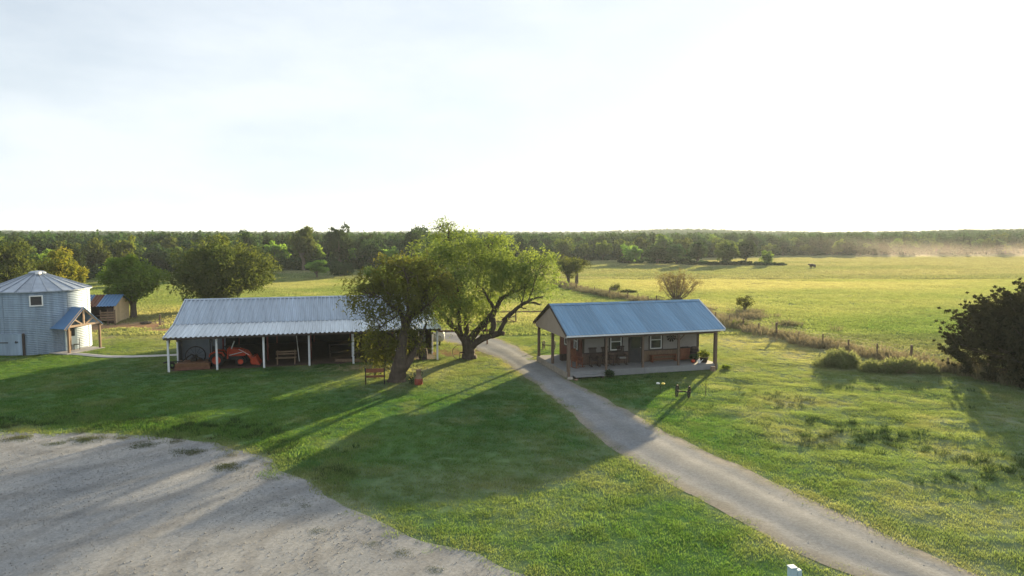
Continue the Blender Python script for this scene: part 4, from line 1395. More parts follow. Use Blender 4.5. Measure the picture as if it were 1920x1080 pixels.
pan.bar((R0, .0, z_e + .02), (apex_r, .0, apex_z + .02), .05, .07)
pme = bpy.data.meshes.new('roof_panel')
pme.from_pydata(pan.v, [], pan.f)
pme.materials.append(MATS['silo_roof'])
for k in range(NP):
    o = bpy.data.objects.new('roof_panel', pme)
    COL.objects.link(o)
    o.parent = silo
    o.rotation_euler = (0, 0, k * a1 + .05)
obj('roof_cap', MB().lathe([(.56, apex_z - .03), (.58, apex_z + .10), (.40, apex_z + .2), (.001, apex_z + .24)], 20), MATS['silo_roof'], silo)
obj('roof_hatch', MB().box(.25, -.62, apex_z - .02, .55, -.32, apex_z + .16), MATS['white_post'], silo)
obj('eave_ring', MB().lathe([(SR + .17, z_e - .05), (SR + .19, z_e - .05), (SR + .19, z_e + .02), (SR + .15, z_e + .02)], 64), MATS['silo_roof'], silo)
def onwall(name, m, mt, ang, parent=None, rad=SR + .014):
    """parts built with x across, -y outwards, z up, set on the wall at angle ang"""
    o = obj(name, m, mt, parent or silo)
    o.location = (rad * math.cos(ang), rad * math.sin(ang), 0)
    o.rotation_euler = (0, 0, ang + PI / 2)
    return o
wa = R(-58)
w_ = onwall('window', MB().box(-.42, -.09, 3.62, -.34, .06, 4.42).box(.34, -.09, 3.62, .42, .06, 4.42).box(-.34, -.09, 3.62, .34, .06, 3.70).box(-.34, -.09, 4.34, .34, .06, 4.42), MATS['white_paint'], wa)
obj('pane', MB().box(-.34, -.045, 3.70, .34, .03, 4.34), MATS['glass_dark'], w_)
da = R(-87)
d_ = onwall('door', MB().box(-.80, -.05, .06, .78, .10, 1.62), MATS['silo_metal'], da)
obj('hinge_strap', MB().box(-.80, -.065, .95, -.2, -.051, 1.02).box(.3, -.10, 1.0, .5, -.051, 1.06), MATS['iron'], d_)
obj('handle', MB().tube([(.38, -.05, .9), (.38, -.12, .95), (.38, -.12, 1.08), (.38, -.05, 1.13)], .015, 6), MATS['iron'], d_)
onwall('door_post', MB().box(.80, -.06, .0, .92, .08, 1.66), MATS['dark_trim'], da)
# porch: near gable foot, far gable foot, apex (world) -> local
def sl(p): return Vector((p[0] - SILO[0], p[1] - SILO[1], p[2]))
PN, PF, PA = sl((-33.05, 50.25, 1.93)), sl((-32.15, 52.95, 1.97)), sl((-32.6, 51.6, 3.30))
inn = Vector((-1.65, .52, 0))
IN, IF, IA = PN + inn, PF + inn, PA + inn * 1.25
def slab(m, a, b, c, d, th):
    n_ = (b - a).cross(d - a).normalized() * th
    return m.add([a, b, c, d, a - n_, b - n_, c - n_, d - n_], [(0, 1, 2, 3), (7, 6, 5, 4), (0, 4, 5, 1), (1, 5, 6, 2), (2, 6, 7, 3), (3, 7, 4, 0)])
out = -inn.normalized() * .12
dn = (PN - PA).normalized() * .18
df = (PF - PA).normalized() * .18
for a_, b_, c_, d_ in ((PA + out, IA, IN + dn, PN + dn + out), (IA, PA + out, PF + df + out, IF + df)):
    o = obj('porch_roof', slab(MB(), a_ + Vector((0, 0, .08)), b_ + Vector((0, 0, .08)), c_ + Vector((0, 0, .08)), d_ + Vector((0, 0, .08)), .04), MATS['shed_roof'], silo)
ch = (PF - PN)
L_ = ch.length
cu = ch.normalized()
for a_, b_ in ((PN + dn, PA), (PF + df, PA)):
    obj('rafter', MB().bar(a_, b_, .10, .15), MATS['pale_wood'], silo)
z0 = Vector((0, 0, .1))
obj('tie_beam', MB().bar(PN + cu * .18 + z0, PF - cu * .18 + z0, .12, .15), MATS['pale_wood'], silo)
PM = (PN + PF) / 2 + z0
obj('king_post', MB().bar(PM, PA - Vector((0, 0, .12)), .11, .11, tuple(inn)), MATS['pale_wood'], silo)
for s_ in (-1, 1):
    q = PM + cu * s_ * L_ * .27
    top = (PA + ((PN if s_ < 0 else PF) - PA) * .56)
    obj('strut', MB().bar(PM + cu * s_ * .12 + Vector((0, 0, .04)), top, .09, .09, tuple(inn)), MATS['pale_wood'], silo)
for p in (PN + cu * .12, PF - cu * .12):
    obj('porch_post', MB().box(p.x - .07, p.y - .07, 0, p.x + .07, p.y + .07, p.z + .05), MATS['old_wood'], silo)
for p in (IN + cu * .12, PN + cu * 1.0 + inn * .55, IF - cu * .1):
    obj('porch_post', MB().box(p.x - .065, p.y - .065, 0, p.x + .065, p.y + .065, p.z + .02), MATS['old_wood'], silo)
obj('porch_floor', slab(MB(), *[Vector((p.x, p.y, .09)) for p in (PN - cu * .25 + out * 2, PF + cu * .1 + out * 2, IF, IN - cu * .25)], .14), MATS['concrete'], silo)
dd = onwall('porch_door', MB().box(-.45, -.06, .1, .45, .1, 1.98), MATS['pale_blue_box'], R(-22))
obj('pane', MB().box(-.3, -.068, 1.15, .3, -.061, 1.8), MATS['glass_dark'], dd)
t = thing('porch_chair', 'small dark metal chair standing under the timber porch of the silo', 'chair', (SILO[0] + PM.x - .75, SILO[1] + PM.y + .2, .093), R(-60))
obj('seat', MB().box(-.2, -.2, .40, .2, .2, .43), MATS['iron'], t)
obj('backrest', MB().box(-.2, .17, .55, .2, .19, .85), MATS['iron'], t)
for x_ in (-.18, .18):
    for y_ in (-.18, .18):
        obj('leg', MB().bar((x_, y_, 0), (x_, y_, .40 if y_ < 0 else .86), .03), MATS['iron'], t)

# ------------------------------------------------------------------ old shed behind the silo
SHA, SHT = (-45.0, 66.2), R(13)
shed = thing('old_shed', 'old wooden shed with blue tin roof and one rusty strip', 'shed', (*SHA, 0), SHT)
SL, SW = 5.6, 4.6
lay_roof(shed, -.2, SL + .25, SW / 2, 2.72, -.35, 1.78, .83, 3, MATS['shed_roof'], skip=(4,))
lay_roof(shed, -.2, SL + .25, SW / 2, 2.72, SW + .3, 1.78, .83, 3, MATS['shed_roof'])
pw_ = (SL + .45) / round((SL + .45) / .83)
lay_roof(shed, -.2 + 4 * pw_, -.2 + 5 * pw_, SW / 2, 2.70, -.33, 1.765, .83, 3, MATS['rust'])
for k in range(8):
    if k in (5, 6):
        continue
    obj('wall_board', MB().box(k * SL / 8 + .012, 0, 0, (k + 1) * SL / 8 - .012, .04, 1.78), MATS['dark_board'] if k not in (0, 2) else MATS['grey_tin'], shed)
obj('door', MB().box(SL / 8 * 3.4, -.06, .05, SL / 8 * 4.6, -.02, 1.5), MATS['plywood'], shed)  # pale panel whose colour stands for sunlit ground seen through an opening
obj('back_wall', MB().box(0, SW - .05, 0, SL, SW, 1.8), MATS['dark_board'], shed)
obj('wall', MB().box(0, .05, 0, .05, SW - .06, 1.8), MATS['dark_board'], shed)
for k in range(6):
    y0, y1 = .05 + k * (SW - .1) / 6 + .012, .05 + (k + 1) * (SW - .1) / 6 - .012
    def zz(y_): return 1.8 + (2.66 - 1.8) * (1 - abs(y_ - SW / 2) / (SW / 2))
    obj('gable_plank', MB().add([(SL - .05, y0, 0), (SL, y0, 0), (SL, y1, 0), (SL - .05, y1, 0), (SL - .05, y0, zz(y0)), (SL, y0, zz(y0)), (SL, y1, zz(y1)), (SL - .05, y1, zz(y1))], [(0, 3, 2, 1), (4, 5, 6, 7), (0, 1, 5, 4), (1, 2, 6, 5), (2, 3, 7, 6), (3, 0, 4, 7)]), MATS['plywood'], shed)
obj('corner_post', MB().box(SL - .02, -.06, 0, SL + .06, .04, 1.8), MATS['plywood'], shed)
obj('tool_shelf', MB().box(SL / 8 * 5.1, .9, .7, SL / 8 * 6.9, 1.3, .75), MATS['old_wood'], shed)
t = thing('rail_panel', 'short panel of weathered wooden rails standing before the shed gable', 'fence panel', (-39.6, 66.4, 0), R(20))
for k in range(4):
    obj('rail', MB().box(-.65, -.02, .45 + k * .24, .65, .02, .60 + k * .24), MATS['old_wood'], t)
for x_ in (-.62, .0, .62):
    obj('post', MB().box(x_ - .05, .021, -.1, x_ + .05, .11, 1.5), MATS['post_wood'], t)
tag(obj('fence_post', MB().tube([(0, 0, -.2), (.02, 0, 1.0)], [.075, .065], 8), MATS['post_wood'], None, (-34.6, 66.6, 0)), 'single dark wooden fence post in the dry grass left of the barn', 'post')
rock('dark_stone', 'small dark stone on the bare dirt beside the silo porch', (-38.3, 61.5, 0), .2, .16, .12, 8, 'iron')
rock('brush_pile', 'low dark pile of brush near the lone fence post', (-36.4, 67.4, 0), .6, .35, .14, 9, 'bark', 'brush pile')

# ------------------------------------------------------------------ garden things round the mesquites
t = thing('garden_bench', 'rusty metal garden bench seen from behind beside the leaning mesquite', 'bench', (-8.15, 40.05, 0), R(10))
for x_ in (-.55, .55):
    obj('frame_post', MB().box(x_ - .03, -.03, -.05, x_ + .03, .03, 1.02), MATS['iron'], t)
    obj('leg', MB().box(x_ - .03, .45, -.05, x_ + .03, .51, .46), MATS['iron'], t)
    obj('armrest', MB().bar((x_, .0, .68), (x_, .48, .62), .05), MATS['iron'], t)
for k in range(4):
    obj('seat_slat', MB().box(-.52, .05 + k * .115, .42, .52, .145 + k * .115, .45), MATS['red_wood'], t)
obj('back_slat', MB().box(-.52, -.02, .74, .52, .015, .98), MATS['red_wood'], t)
obj('back_slat', MB().box(-.52, -.02, .50, .52, .015, .57), MATS['red_wood'], t)
obj('back_stile', MB().box(-.03, -.015, .572, .03, .012, .738), MATS['iron'], t)
t = thing('milk_churn', 'brown and red milk churn standing in the sun right of the leaning mesquite', 'milk churn', (-5.55, 40.0, 0))
obj('churn_body', MB().lathe([(.001, 0), (.24, 0), (.255, .06), (.25, .30), (.235, .40)], 18), MATS['red_paint'], t, smooth=True)
obj('churn_neck', MB().lathe([(.235, .40), (.17, .52), (.145, .60), (.145, .86), (.17, .88), (.17, .93), (.001, .95)], 18), MATS['old_wood'], t, smooth=True)
for s_ in (-1, 1):
    obj('handle', MB().tube([(s_ * .15, 0, .80), (s_ * .24, 0, .76), (s_ * .24, 0, .62), (s_ * .18, 0, .56)], .014, 6), MATS['iron'], t)
t = thing('flower_clump', 'small clump of yellow and white flowers left of the milk churn', 'flowers', (-6.02, 40.1, 0))
plant_mesh('leaves', 140, .2, .55, .06, 41, MATS['forest_leaf'], t)
fm = MB()
for k in range(9):
    a = random.uniform(0, 6.28)
    q = random.uniform(.03, .17)
    fm.lathe([(.001, 0), (.05, .01), (.03, .035), (.001, .03)], 6, (q * math.cos(a), q * math.sin(a), random.uniform(.3, .68)))
obj('flowers', fm, MATS['yellow_flower'], t)
t = thing('barrel_planter', 'dark barrel with a little plant under the right end of the barn', 'barrel', (-6.35, 48.2, 0))
obj('staves', MB().lathe([(.001, 0), (.27, 0), (.33, .4), (.28, .8), (.24, .8), (.001, .76)], 16), MATS['dark_board'], t)
for z_ in (.2, .6):
    obj('hoop', MB().lathe([(.31, z_ - .03), (.338, z_ - .03), (.338, z_ + .03), (.31, z_ + .03)], 16), MATS['iron'], t)
plant_mesh('leaves', 90, .26, .35, .07, 43, MATS['forest_leaf'], t, None, .75)
hoop = thing('iron_hoop', 'thin rusty iron hoop leaning against the big mesquite trunk', 'hoop', (-3.72, 48.15, 0), R(6))
obj('ring', MB().torus((0, 0, .52), .52, .02, 'y', 32, 6), MATS['iron'], hoop, smooth=True).rotation_euler = (R(-12), 0, 0)
obj('stand', MB().bar((0, .1, 0), (0, .1, .5), .05).bar((0, 0, .5), (.3, .1, .5), .07), MATS['iron'], hoop)
# white tank behind the barn end
t = thing('white_tank', 'white rounded tank lying in the sun behind the right end of the barn', 'tank', (-6.4, 54.6, 0), R(8))
obj('shell', MB().lathe([(.001, -.98), (.22, -.95), (.38, -.86), (.46, -.70), (.46, .70), (.38, .86), (.22, .95), (.001, .98)], 20, (0, 0, .72), 'x'), MATS['white_paint'], t, smooth=True)
for x_ in (-.55, .55):
    obj('leg', MB().box(x_ - .05, -.3, -.05, x_ + .05, .3, .30), MATS['iron'], t)
# rail gate across the drive, corral fence behind
t = thing('pipe_gate', 'rusty brown pipe rail crossing behind the big mesquite', 'gate', (-7.3, 54.4, 0), R(1))
obj('rail', MB().tube([(0, 0, 1.12), (5.6, 0, 1.20)], .07, 8), MATS['rust'], t)
for x_ in (.9, 5.3):
    obj('post', MB().tube([(x_, .09, -.2), (x_, .09, 1.85 if x_ < 2 else 1.4)], .06, 8), MATS['rust'], t)
t = thing('corral_fence', 'dark wooden corral rail with braced post behind the porch house', 'fence', (.4, 68.2, 0), R(6))
for x0, x1 in ((-6.0, -.05), (.05, 6)):
    obj('rail', MB().tube([(x0, 0, 1.12), (x1, 0, 1.12)], .065, 8), MATS['post_wood'], t)
obj('rail', MB().tube([(-5.9, 0.01, .12), (-.06, 0.01, .12)], .05, 8), MATS['post_wood'], t)
for x_ in (-6, -3, 0, 3, 6):
    obj('post', MB().tube([(x_, .14, -.2), (x_, .14, 1.25)], .075, 8), MATS['post_wood'], t)
obj('brace', MB().bar((-1.5, .1, .15), (-.1, .1, .7), .08).bar((-1.6, .1, .62), (-.1, .1, .14), .07), MATS['post_wood'], t)

# ------------------------------------------------------------------ wire fence
fen = thing('wire_fence', 'long wire fence with dark wooden posts between the lawn and the hay field', 'fence', (0, 0, 0))
fl = np.array(FENCE)
sL = np.r_[0, np.cumsum(np.hypot(*np.diff(fl, axis=0).T))]
tt = np.arange(0, sL[-1], 2.6)
fp = np.stack([np.interp(tt, sL, fl[:, 0]), np.interp(tt, sL, fl[:, 1])], 1)
tops = []
for i, (x_, y_) in enumerate(fp):
    big = i % 5 == 0
    h_ = random.uniform(.75, 1.05) if not big else 1.25
    lx, ly = random.uniform(-.06, .06), random.uniform(-.06, .06)
    zg = float(Hh(x_, y_))
    r_ = random.uniform(.05, .065) if not big else .09
    obj('post', MB().tube([(x_, y_, zg - .2), (x_ + lx, y_ + ly, zg + h_)], [r_, r_ * .9], 7), MATS['post_wood'], fen)
    tops.append((x_ + lx * .5, y_ + ly * .5, zg))
for z_ in (.3, .58, .86, 1.1):
    obj('wire', MB().tube([(x_, y_ - .06, zg + z_ + random.uniform(-.02, .02)) for x_, y_, zg in tops], .008, 4), MATS['iron'], fen)
for i in (10, 15, 18, 20):
    if i + 1 < len(tops):
        a_, b_ = tops[i], tops[i + 1]
        obj('top_rail', MB().tube([(a_[0], a_[1] - .02, a_[2] + 1.22), (b_[0], b_[1] - .02, b_[2] + 1.18)], .04, 6), MATS['post_wood'], fen)

# ------------------------------------------------------------------ utility pedestal at the bottom edge
t = thing('utility_pedestal', 'pale blue twin utility box standing in the grass by the drive', 'utility box', (7.28, 17.05, 0), R(12))
obj('cabinet', MB().box(-.11, -.09, -.1, .07, .09, .36), MATS['pale_blue_box'], t, bevel=.015)
obj('lid', MB().box(-.125, -.105, .362, .085, .105, .40), MATS['pale_blue_box'], t, bevel=.012)
obj('side_box', MB().box(.10, -.07, -.1, .23, .07, .30), MATS['pale_blue_box'], t, bevel=.015)

# ------------------------------------------------------------------ cow in the far field
cw = thing('cow', 'dark cow standing alone far out on the hay field', 'cow', (75.5, 171.5, float(Hh(75.5, 171.5))), R(200))
import bmesh
def skin_body(name, pts, edges, radii, m, parent):
    me = bpy.data.meshes.new(name)
    me.from_pydata(pts, edges, [])
    o = link(name, me, m, parent)
    md = o.modifiers.new('skin', 'SKIN')
    for v_, r_ in zip(me.skin_vertices[0].data, radii):
        v_.radius = r_ if hasattr(r_, '__len__') else (r_, r_)
    me.skin_vertices[0].data[0].use_root = True
    s_ = o.modifiers.new('subd', 'SUBSURF')
    s_.levels = s_.render_levels = 1
    return o
cp = [(-.7, 0, 1.05), (-.2, 0, 1.0), (.45, 0, 1.02), (.8, 0, 1.2), (1.1, 0, 1.25), (1.4, 0, 1.1)]
ce = [(0, 1), (1, 2), (2, 3), (3, 4), (4, 5)]
cr = [.33, .40, .36, .2, .16, .1]
for (bi, x_, back) in ((0, -.68, 1), (2, .5, 0)):
    for s_ in (-.2, .2):
        k0 = len(cp)
        cp += [(x_, s_, .75), (x_ + (-.10 if back else .0), s_, .42), (x_ + (.0 if back else .02), s_, .03)]
        cr += [.15, .075, .06]
        ce += [(bi, k0), (k0, k0 + 1), (k0 + 1, k0 + 2)]
k0 = len(cp)
cp += [(-1.02, 0, 1.1), (-1.08, 0, .6)]
cr += [.05, .035]
ce += [(0, k0), (k0, k0 + 1)]
for s_ in (-1, 1):
    k0 = len(cp)
    cp += [(1.08, s_ * .24, 1.34)]
    cr += [.05]
    ce += [(4, k0)]
skin_body('body', cp, ce, cr, MATS['cow_hide'], cw)

# ------------------------------------------------------------------ trees
def cards(centers, radii, n_each, L, W, seed, shell=.55, droop=0., spread=1.0):
    """leaf sprays in ellipsoids; each spray is two bent facets"""
    r = np.random.default_rng(seed)
    C, Rr, T0 = [], [], []
    for c, q, k in zip(centers, radii, n_each):
        d = r.normal(0, 1, (k, 3))
        d /= np.linalg.norm(d, axis=1, keepdims=True)
        u = (shell + (1 - shell) * r.uniform(0, 1, (k, 1)) ** .7) * r.uniform(.55, 1.12, (k, 1)) ** .5
        C.append(np.asarray(c) + d * np.asarray(q) * u * spread)
        Rr.append(d)
        T0.append(np.full(k, r.uniform(0, 1)))
    C, Dd, T0 = np.concatenate(C), np.concatenate(Rr), np.concatenate(T0)
    N = len(C)
    ax = r.normal(0, 1, (N, 3)) + Dd * .7
    ax[:, 2] -= droop
    ax /= np.linalg.norm(ax, axis=1, keepdims=True)
    sd = np.cross(ax, r.normal(0, 1, (N, 3)))
    sd /= np.linalg.norm(sd, axis=1, keepdims=True)
    up = np.cross(ax, sd)
    l = L * r.uniform(.55, 1.35, (N, 1))
    w = W * r.uniform(.6, 1.3, (N, 1))
    a = C - ax * l * .5
    b = C + sd * w * .5 + up * w * .15
    c2 = C + ax * l * .5
    d2 = C - sd * w * .5 + up * w * .15
    V = np.stack([a, b, c2, d2], 1).reshape(-1, 3)
    i0 = np.arange(N) * 4
    F_ = np.concatenate([np.stack([i0, i0 + 1, i0 + 2], 1), np.stack([i0, i0 + 2, i0 + 3], 1)])
    tint = np.repeat(np.clip(.6 * T0 + .4 * r.uniform(0, 1, N), 0, 1), 4)
    return V, F_, tint

def smoothline(p, k=3):
    """Catmull-Rom through (x, y, z, r)"""
    p = np.array(p, float)
    q = np.vstack([2 * p[0] - p[1], p, 2 * p[-1] - p[-2]])
    out = []
    for i in range(1, len(q) - 2):
        for j in range(k):
            t = j / k
            out.append(.5 * (2 * q[i] + (q[i + 1] - q[i - 1]) * t + (2 * q[i - 1] - 5 * q[i] + 4 * q[i + 1] - q[i + 2]) * t * t + (3 * q[i] - q[i - 1] - 3 * q[i + 1] + q[i + 2]) * t ** 3))
    out.append(p[-1])
    o = np.array(out)
    o[:, 3] = np.maximum(o[:, 3], .008)
    return o

def mesquite(spec, label, seed, leaf_n, base, leaf='mesquite_leaf'):
    t = thing('mesquite_tree', label, 'tree', (base[0], base[1], 0))
    r = np.random.default_rng(seed)
    tr, tw = MB(), MB()
    bx = np.array([base[0], base[1], 0, 0])
    nodes_ = []
    for i, lm in enumerate(spec['limbs']):
        s_ = smoothline(np.array(lm) - bx)
        s_[1:-1, :3] += r.normal(0, .018, (len(s_) - 2, 3)) + 0
        if i == 0:
            s_[0, 2] -= .25
        m_ = tr if lm[0][3] > .15 else tw
        m_.tube([tuple(p[:3]) for p in s_], list(s_[:, 3] * (1 + r.normal(0, .06, len(s_)))), 10 if m_ is tr else 7)
        nodes_ += [p for p in s_ if p[3] < .16 and p[2] > 2.2]
    nodes_ = np.array(nodes_)
    # twigs reach from limbs into the leaf masses
    for (cx, cy, cz, rx, rz_, d) in spec['crown']:
        c = np.array((cx, cy, cz)) - bx[:3]
        for k in range(7):
            e = c + r.normal(0, .5, 3) * np.array((rx, rx * .9, rz_))
            dd = np.linalg.norm(nodes_[:, :3] - e, axis=1)
            s0 = nodes_[np.argsort(dd)[r.integers(0, 4)]]
            mid = (s0[:3] + e) / 2 + r.normal(0, .18, 3) + np.array((0, 0, .12))
            tw.tube([tuple(s0[:3]), tuple(mid), tuple(e)], [min(.035, s0[3] * .6), .02, .007], 5, False)
    obj('trunk', tr, MATS['bark'], t, smooth=True)
    obj('branches', tw, MATS['bark'], t, smooth=True)
    # feathery foliage: hanging strands of small leaves spread softly through every mass
    S0, A0, L0, T0 = [], [], [], []
    for (cx, cy, cz, rx, rz_, d) in spec['crown']:
        k = int(leaf_n * d * rx * rz_ / 7)
        sub = r.normal(0, .42, (9, 3))
        q = (sub[r.integers(0, 9, k)] + r.normal(0, .24, (k, 3))) * np.array((rx, min(rx, 1.6), rz_)) * 1.12
        S0.append(np.array((cx, cy, cz)) - bx[:3] + q)
        o = q / (np.linalg.norm(q, axis=1, keepdims=True) + 1e-6) + r.normal(0, .45, (k, 3))
        A0.append(o)
        L0.append(r.uniform(.45, 1.15, k))
        T0.append(np.clip(r.uniform(0, 1) * .5 + r.uniform(0, .5, k), 0, 1))
    S0, A0, L0, T0 = np.concatenate(S0), np.concatenate(A0), np.concatenate(L0), np.concatenate(T0)
    Vs, Ts, m_ = [], [], 7
    for j in range(m_):
        u = (j + .5) / m_
        C = S0 + A0 * (L0 * u * .55)[:, None] + np.array((0, 0, 1)) * (L0 * (.35 * u - 1.25 * u ** 2))[:, None] + r.normal(0, .06, S0.shape)
        ax = A0 * .5 + r.normal(0, .7, S0.shape) + np.array((0, 0, .2 - 1.1 * u))
        ax /= np.linalg.norm(ax, axis=1, keepdims=True)
        sd = np.cross(ax, r.normal(0, 1, S0.shape))
        sd /= np.linalg.norm(sd, axis=1, keepdims=True)
        l = (.25 * r.uniform(.6, 1.4, len(S0)))[:, None]
        w = (.062 * r.uniform(.6, 1.4, len(S0)))[:, None]
        Vs.append(np.stack([C - ax * l * .5, C + sd * w * .5, C + ax * l * .5, C - sd * w * .5], 1).reshape(-1, 3))
        Ts.append(np.repeat(T0, 4))
    V = np.concatenate(Vs)
    F_ = np.arange(len(V)).reshape(-1, 4)
    tint = np.concatenate(Ts)
    link('crown', npmesh('crown', V, F_, dict(tint=tint)), MATS[leaf], t)
    return t

MESQ_BIG = dict(
    limbs=[
        [(-3.07, 48.60, -0.27, 0.620), (-3.11, 48.60, 0.31, 0.460), (-3.18, 48.60, 0.78, 0.400), (-3.30, 48.70, 1.23, 0.360)],
        [(-3.23, 48.70, 1.00, 0.340), (-3.55, 48.90, 1.51, 0.270), (-4.03, 49.20, 2.01, 0.230), (-4.56, 49.50, 2.52, 0.200), (-5.10, 49.90, 3.02, 0.160), (-5.61, 50.30, 3.61, 0.120), (-6.11, 50.60, 4.29, 0.090), (-6.53, 50.80, 5.07, 0.060)],
        [(-3.55, 48.90, 1.51, 0.170), (-3.73, 48.30, 2.37, 0.140), (-3.77, 47.90, 3.26, 0.120), (-3.63, 47.60, 4.12, 0.090), (-3.79, 47.40, 5.19, 0.070), (-3.99, 47.20, 6.31, 0.050)],
        [(-3.23, 48.70, 1.03, 0.260), (-3.30, 49.30, 1.72, 0.220), (-3.38, 49.90, 2.54, 0.180), (-3.56, 50.40, 3.44, 0.150), (-3.74, 50.70, 4.52, 0.120), (-3.91, 51.00, 5.90, 0.090), (-4.38, 51.00, 7.29, 0.070), (-4.69, 51.00, 8.56, 0.050), (-4.76, 51.00, 9.67, 0.030)],
        [(-3.07, 48.70, 1.23, 0.300), (-2.56, 48.50, 1.95, 0.260), (-1.98, 48.30, 2.60, 0.240), (-1.44, 48.20, 3.14, 0.220), (-1.17, 48.10, 3.61, 0.220)],
        [(-1.17, 48.10, 3.46, 0.170), (-0.94, 48.10, 4.07, 0.160), (-0.57, 48.20, 4.51, 0.140), (-0.08, 48.30, 4.81, 0.120), (0.15, 48.40, 5.11, 0.100), (-0.08, 48.60, 5.55, 0.080), (-0.46, 48.80, 6.22, 0.060), (-0.77, 49.00, 6.98, 0.040)],
        [(-0.08, 48.30, 4.81, 0.090), (0.45, 48.00, 4.95, 0.070), (0.93, 47.70, 5.31, 0.055), (1.34, 47.50, 5.92, 0.040)],
        [(-1.17, 48.10, 3.46, 0.160), (-1.42, 47.60, 4.05, 0.110), (-1.63, 47.30, 4.37, 0.080), (-2.03, 47.00, 5.22, 0.050)],
        [(0.15, 48.40, 5.11, 0.060), (0.61, 48.70, 5.85, 0.050), (0.46, 49.00, 6.59, 0.035)],
        [(-2.92, 48.60, 0.86, 0.300), (-2.44, 48.40, 1.28, 0.260), (-1.82, 48.20, 1.61, 0.230), (-1.21, 48.10, 1.82, 0.220), (-0.83, 48.00, 1.95, 0.200), (-0.60, 47.90, 1.89, 0.150)],
        [(-0.98, 48.00, 1.87, 0.170), (-0.68, 47.70, 2.45, 0.150), (-0.37, 47.50, 3.00, 0.140), (0.07, 47.30, 3.52, 0.130), (0.59, 47.10, 3.99, 0.120), (1.10, 46.90, 4.30, 0.100), (1.62, 46.80, 4.53, 0.070), (2.13, 46.70, 4.65, 0.045)],
        [(0.89, 47.00, 4.18, 0.080), (1.47, 46.80, 4.20, 0.070), (1.94, 46.70, 4.10, 0.060)],
        [(1.10, 46.90, 4.30, 0.070), (1.32, 46.90, 4.86, 0.050), (1.55, 47.00, 5.59, 0.040), (1.85, 47.20, 6.50, 0.025)],
        [(0.59, 47.10, 3.99, 0.060), (0.81, 47.20, 4.65, 0.050), (0.89, 47.40, 5.56, 0.035)],
        [(-1.44, 48.20, 3.14, 0.200), (-1.28, 48.00, 2.48, 0.200), (-1.44, 48.10, 1.90, 0.200)],
        [(-0.68, 48.00, 2.86, 0.090), (-0.08, 48.30, 3.40, 0.070), (0.46, 48.50, 3.68, 0.060), (1.03, 48.60, 3.63, 0.040)],
        [(-2.44, 48.40, 1.28, 0.100), (-2.12, 48.00, 1.91, 0.080), (-1.80, 47.60, 2.46, 0.050), (-1.67, 47.30, 3.52, 0.035)],
        [(-3.61, 49.90, 2.62, 0.070), (-3.04, 49.60, 3.84, 0.050), (-2.52, 49.50, 5.41, 0.040), (-2.13, 49.50, 6.96, 0.030)],
        [(-4.56, 49.50, 2.52, 0.090), (-4.31, 49.00, 3.51, 0.070), (-4.75, 48.50, 4.72, 0.050), (-5.10, 48.30, 5.87, 0.035)],
        [(-0.38, 48.80, 6.03, 0.050), (-1.35, 49.40, 7.35, 0.040), (-1.93, 49.60, 8.31, 0.025)],
    ],
    crown=[(-4.96, 51.00, 9.51, 1.00, 0.56, 0.55), (-5.24, 51.00, 8.88, 0.96, 0.56, 0.80), (-3.15, 50.50, 8.61, 1.66, 0.63, 1.00), (-1.17, 50.00, 8.38, 1.17, 0.51, 0.90), (-5.66, 50.00, 7.72, 1.48, 0.86, 1.00), (-3.71, 50.00, 7.52, 1.88, 1.02, 1.00), (-1.62, 49.50, 7.34, 1.78, 1.01, 1.00), (0.19, 48.80, 6.91, 1.60, 0.99, 1.00), (1.89, 48.50, 7.19, 1.06, 0.68, 0.80), (2.40, 48.00, 6.34, 0.75, 0.83, 0.80), (-7.16, 49.50, 6.65, 1.39, 0.85, 1.00), (-4.22, 49.00, 6.02, 1.68, 1.07, 1.00), (-2.28, 48.50, 5.86, 1.59, 1.06, 1.00), (-0.08, 48.00, 5.89, 1.65, 1.05, 1.00), (1.56, 47.50, 5.92, 1.11, 0.89, 0.90), (-5.32, 48.50, 4.79, 1.59, 0.91, 1.00), (-3.31, 48.00, 4.57, 1.58, 1.05, 1.00), (-4.48, 48.30, 3.59, 1.28, 0.75, 0.80), (-2.83, 48.00, 3.43, 0.90, 0.98, 0.55), (-1.68, 47.50, 4.99, 1.11, 0.74, 0.80), (-2.10, 48.50, 2.80, 0.61, 0.83, 0.35), (0.56, 47.50, 4.80, 1.11, 0.52, 0.45), (1.49, 47.50, 4.99, 0.89, 0.45, 0.40), (-4.34, 46.90, 4.49, 1.10, 0.95, 0.80), (-6.59, 49.50, 5.41, 1.31, 0.77, 0.90), (-0.56, 47.60, 7.04, 1.12, 0.89, 0.70), (-3.50, 48.40, 2.81, 0.60, 0.60, 0.30), ],
)
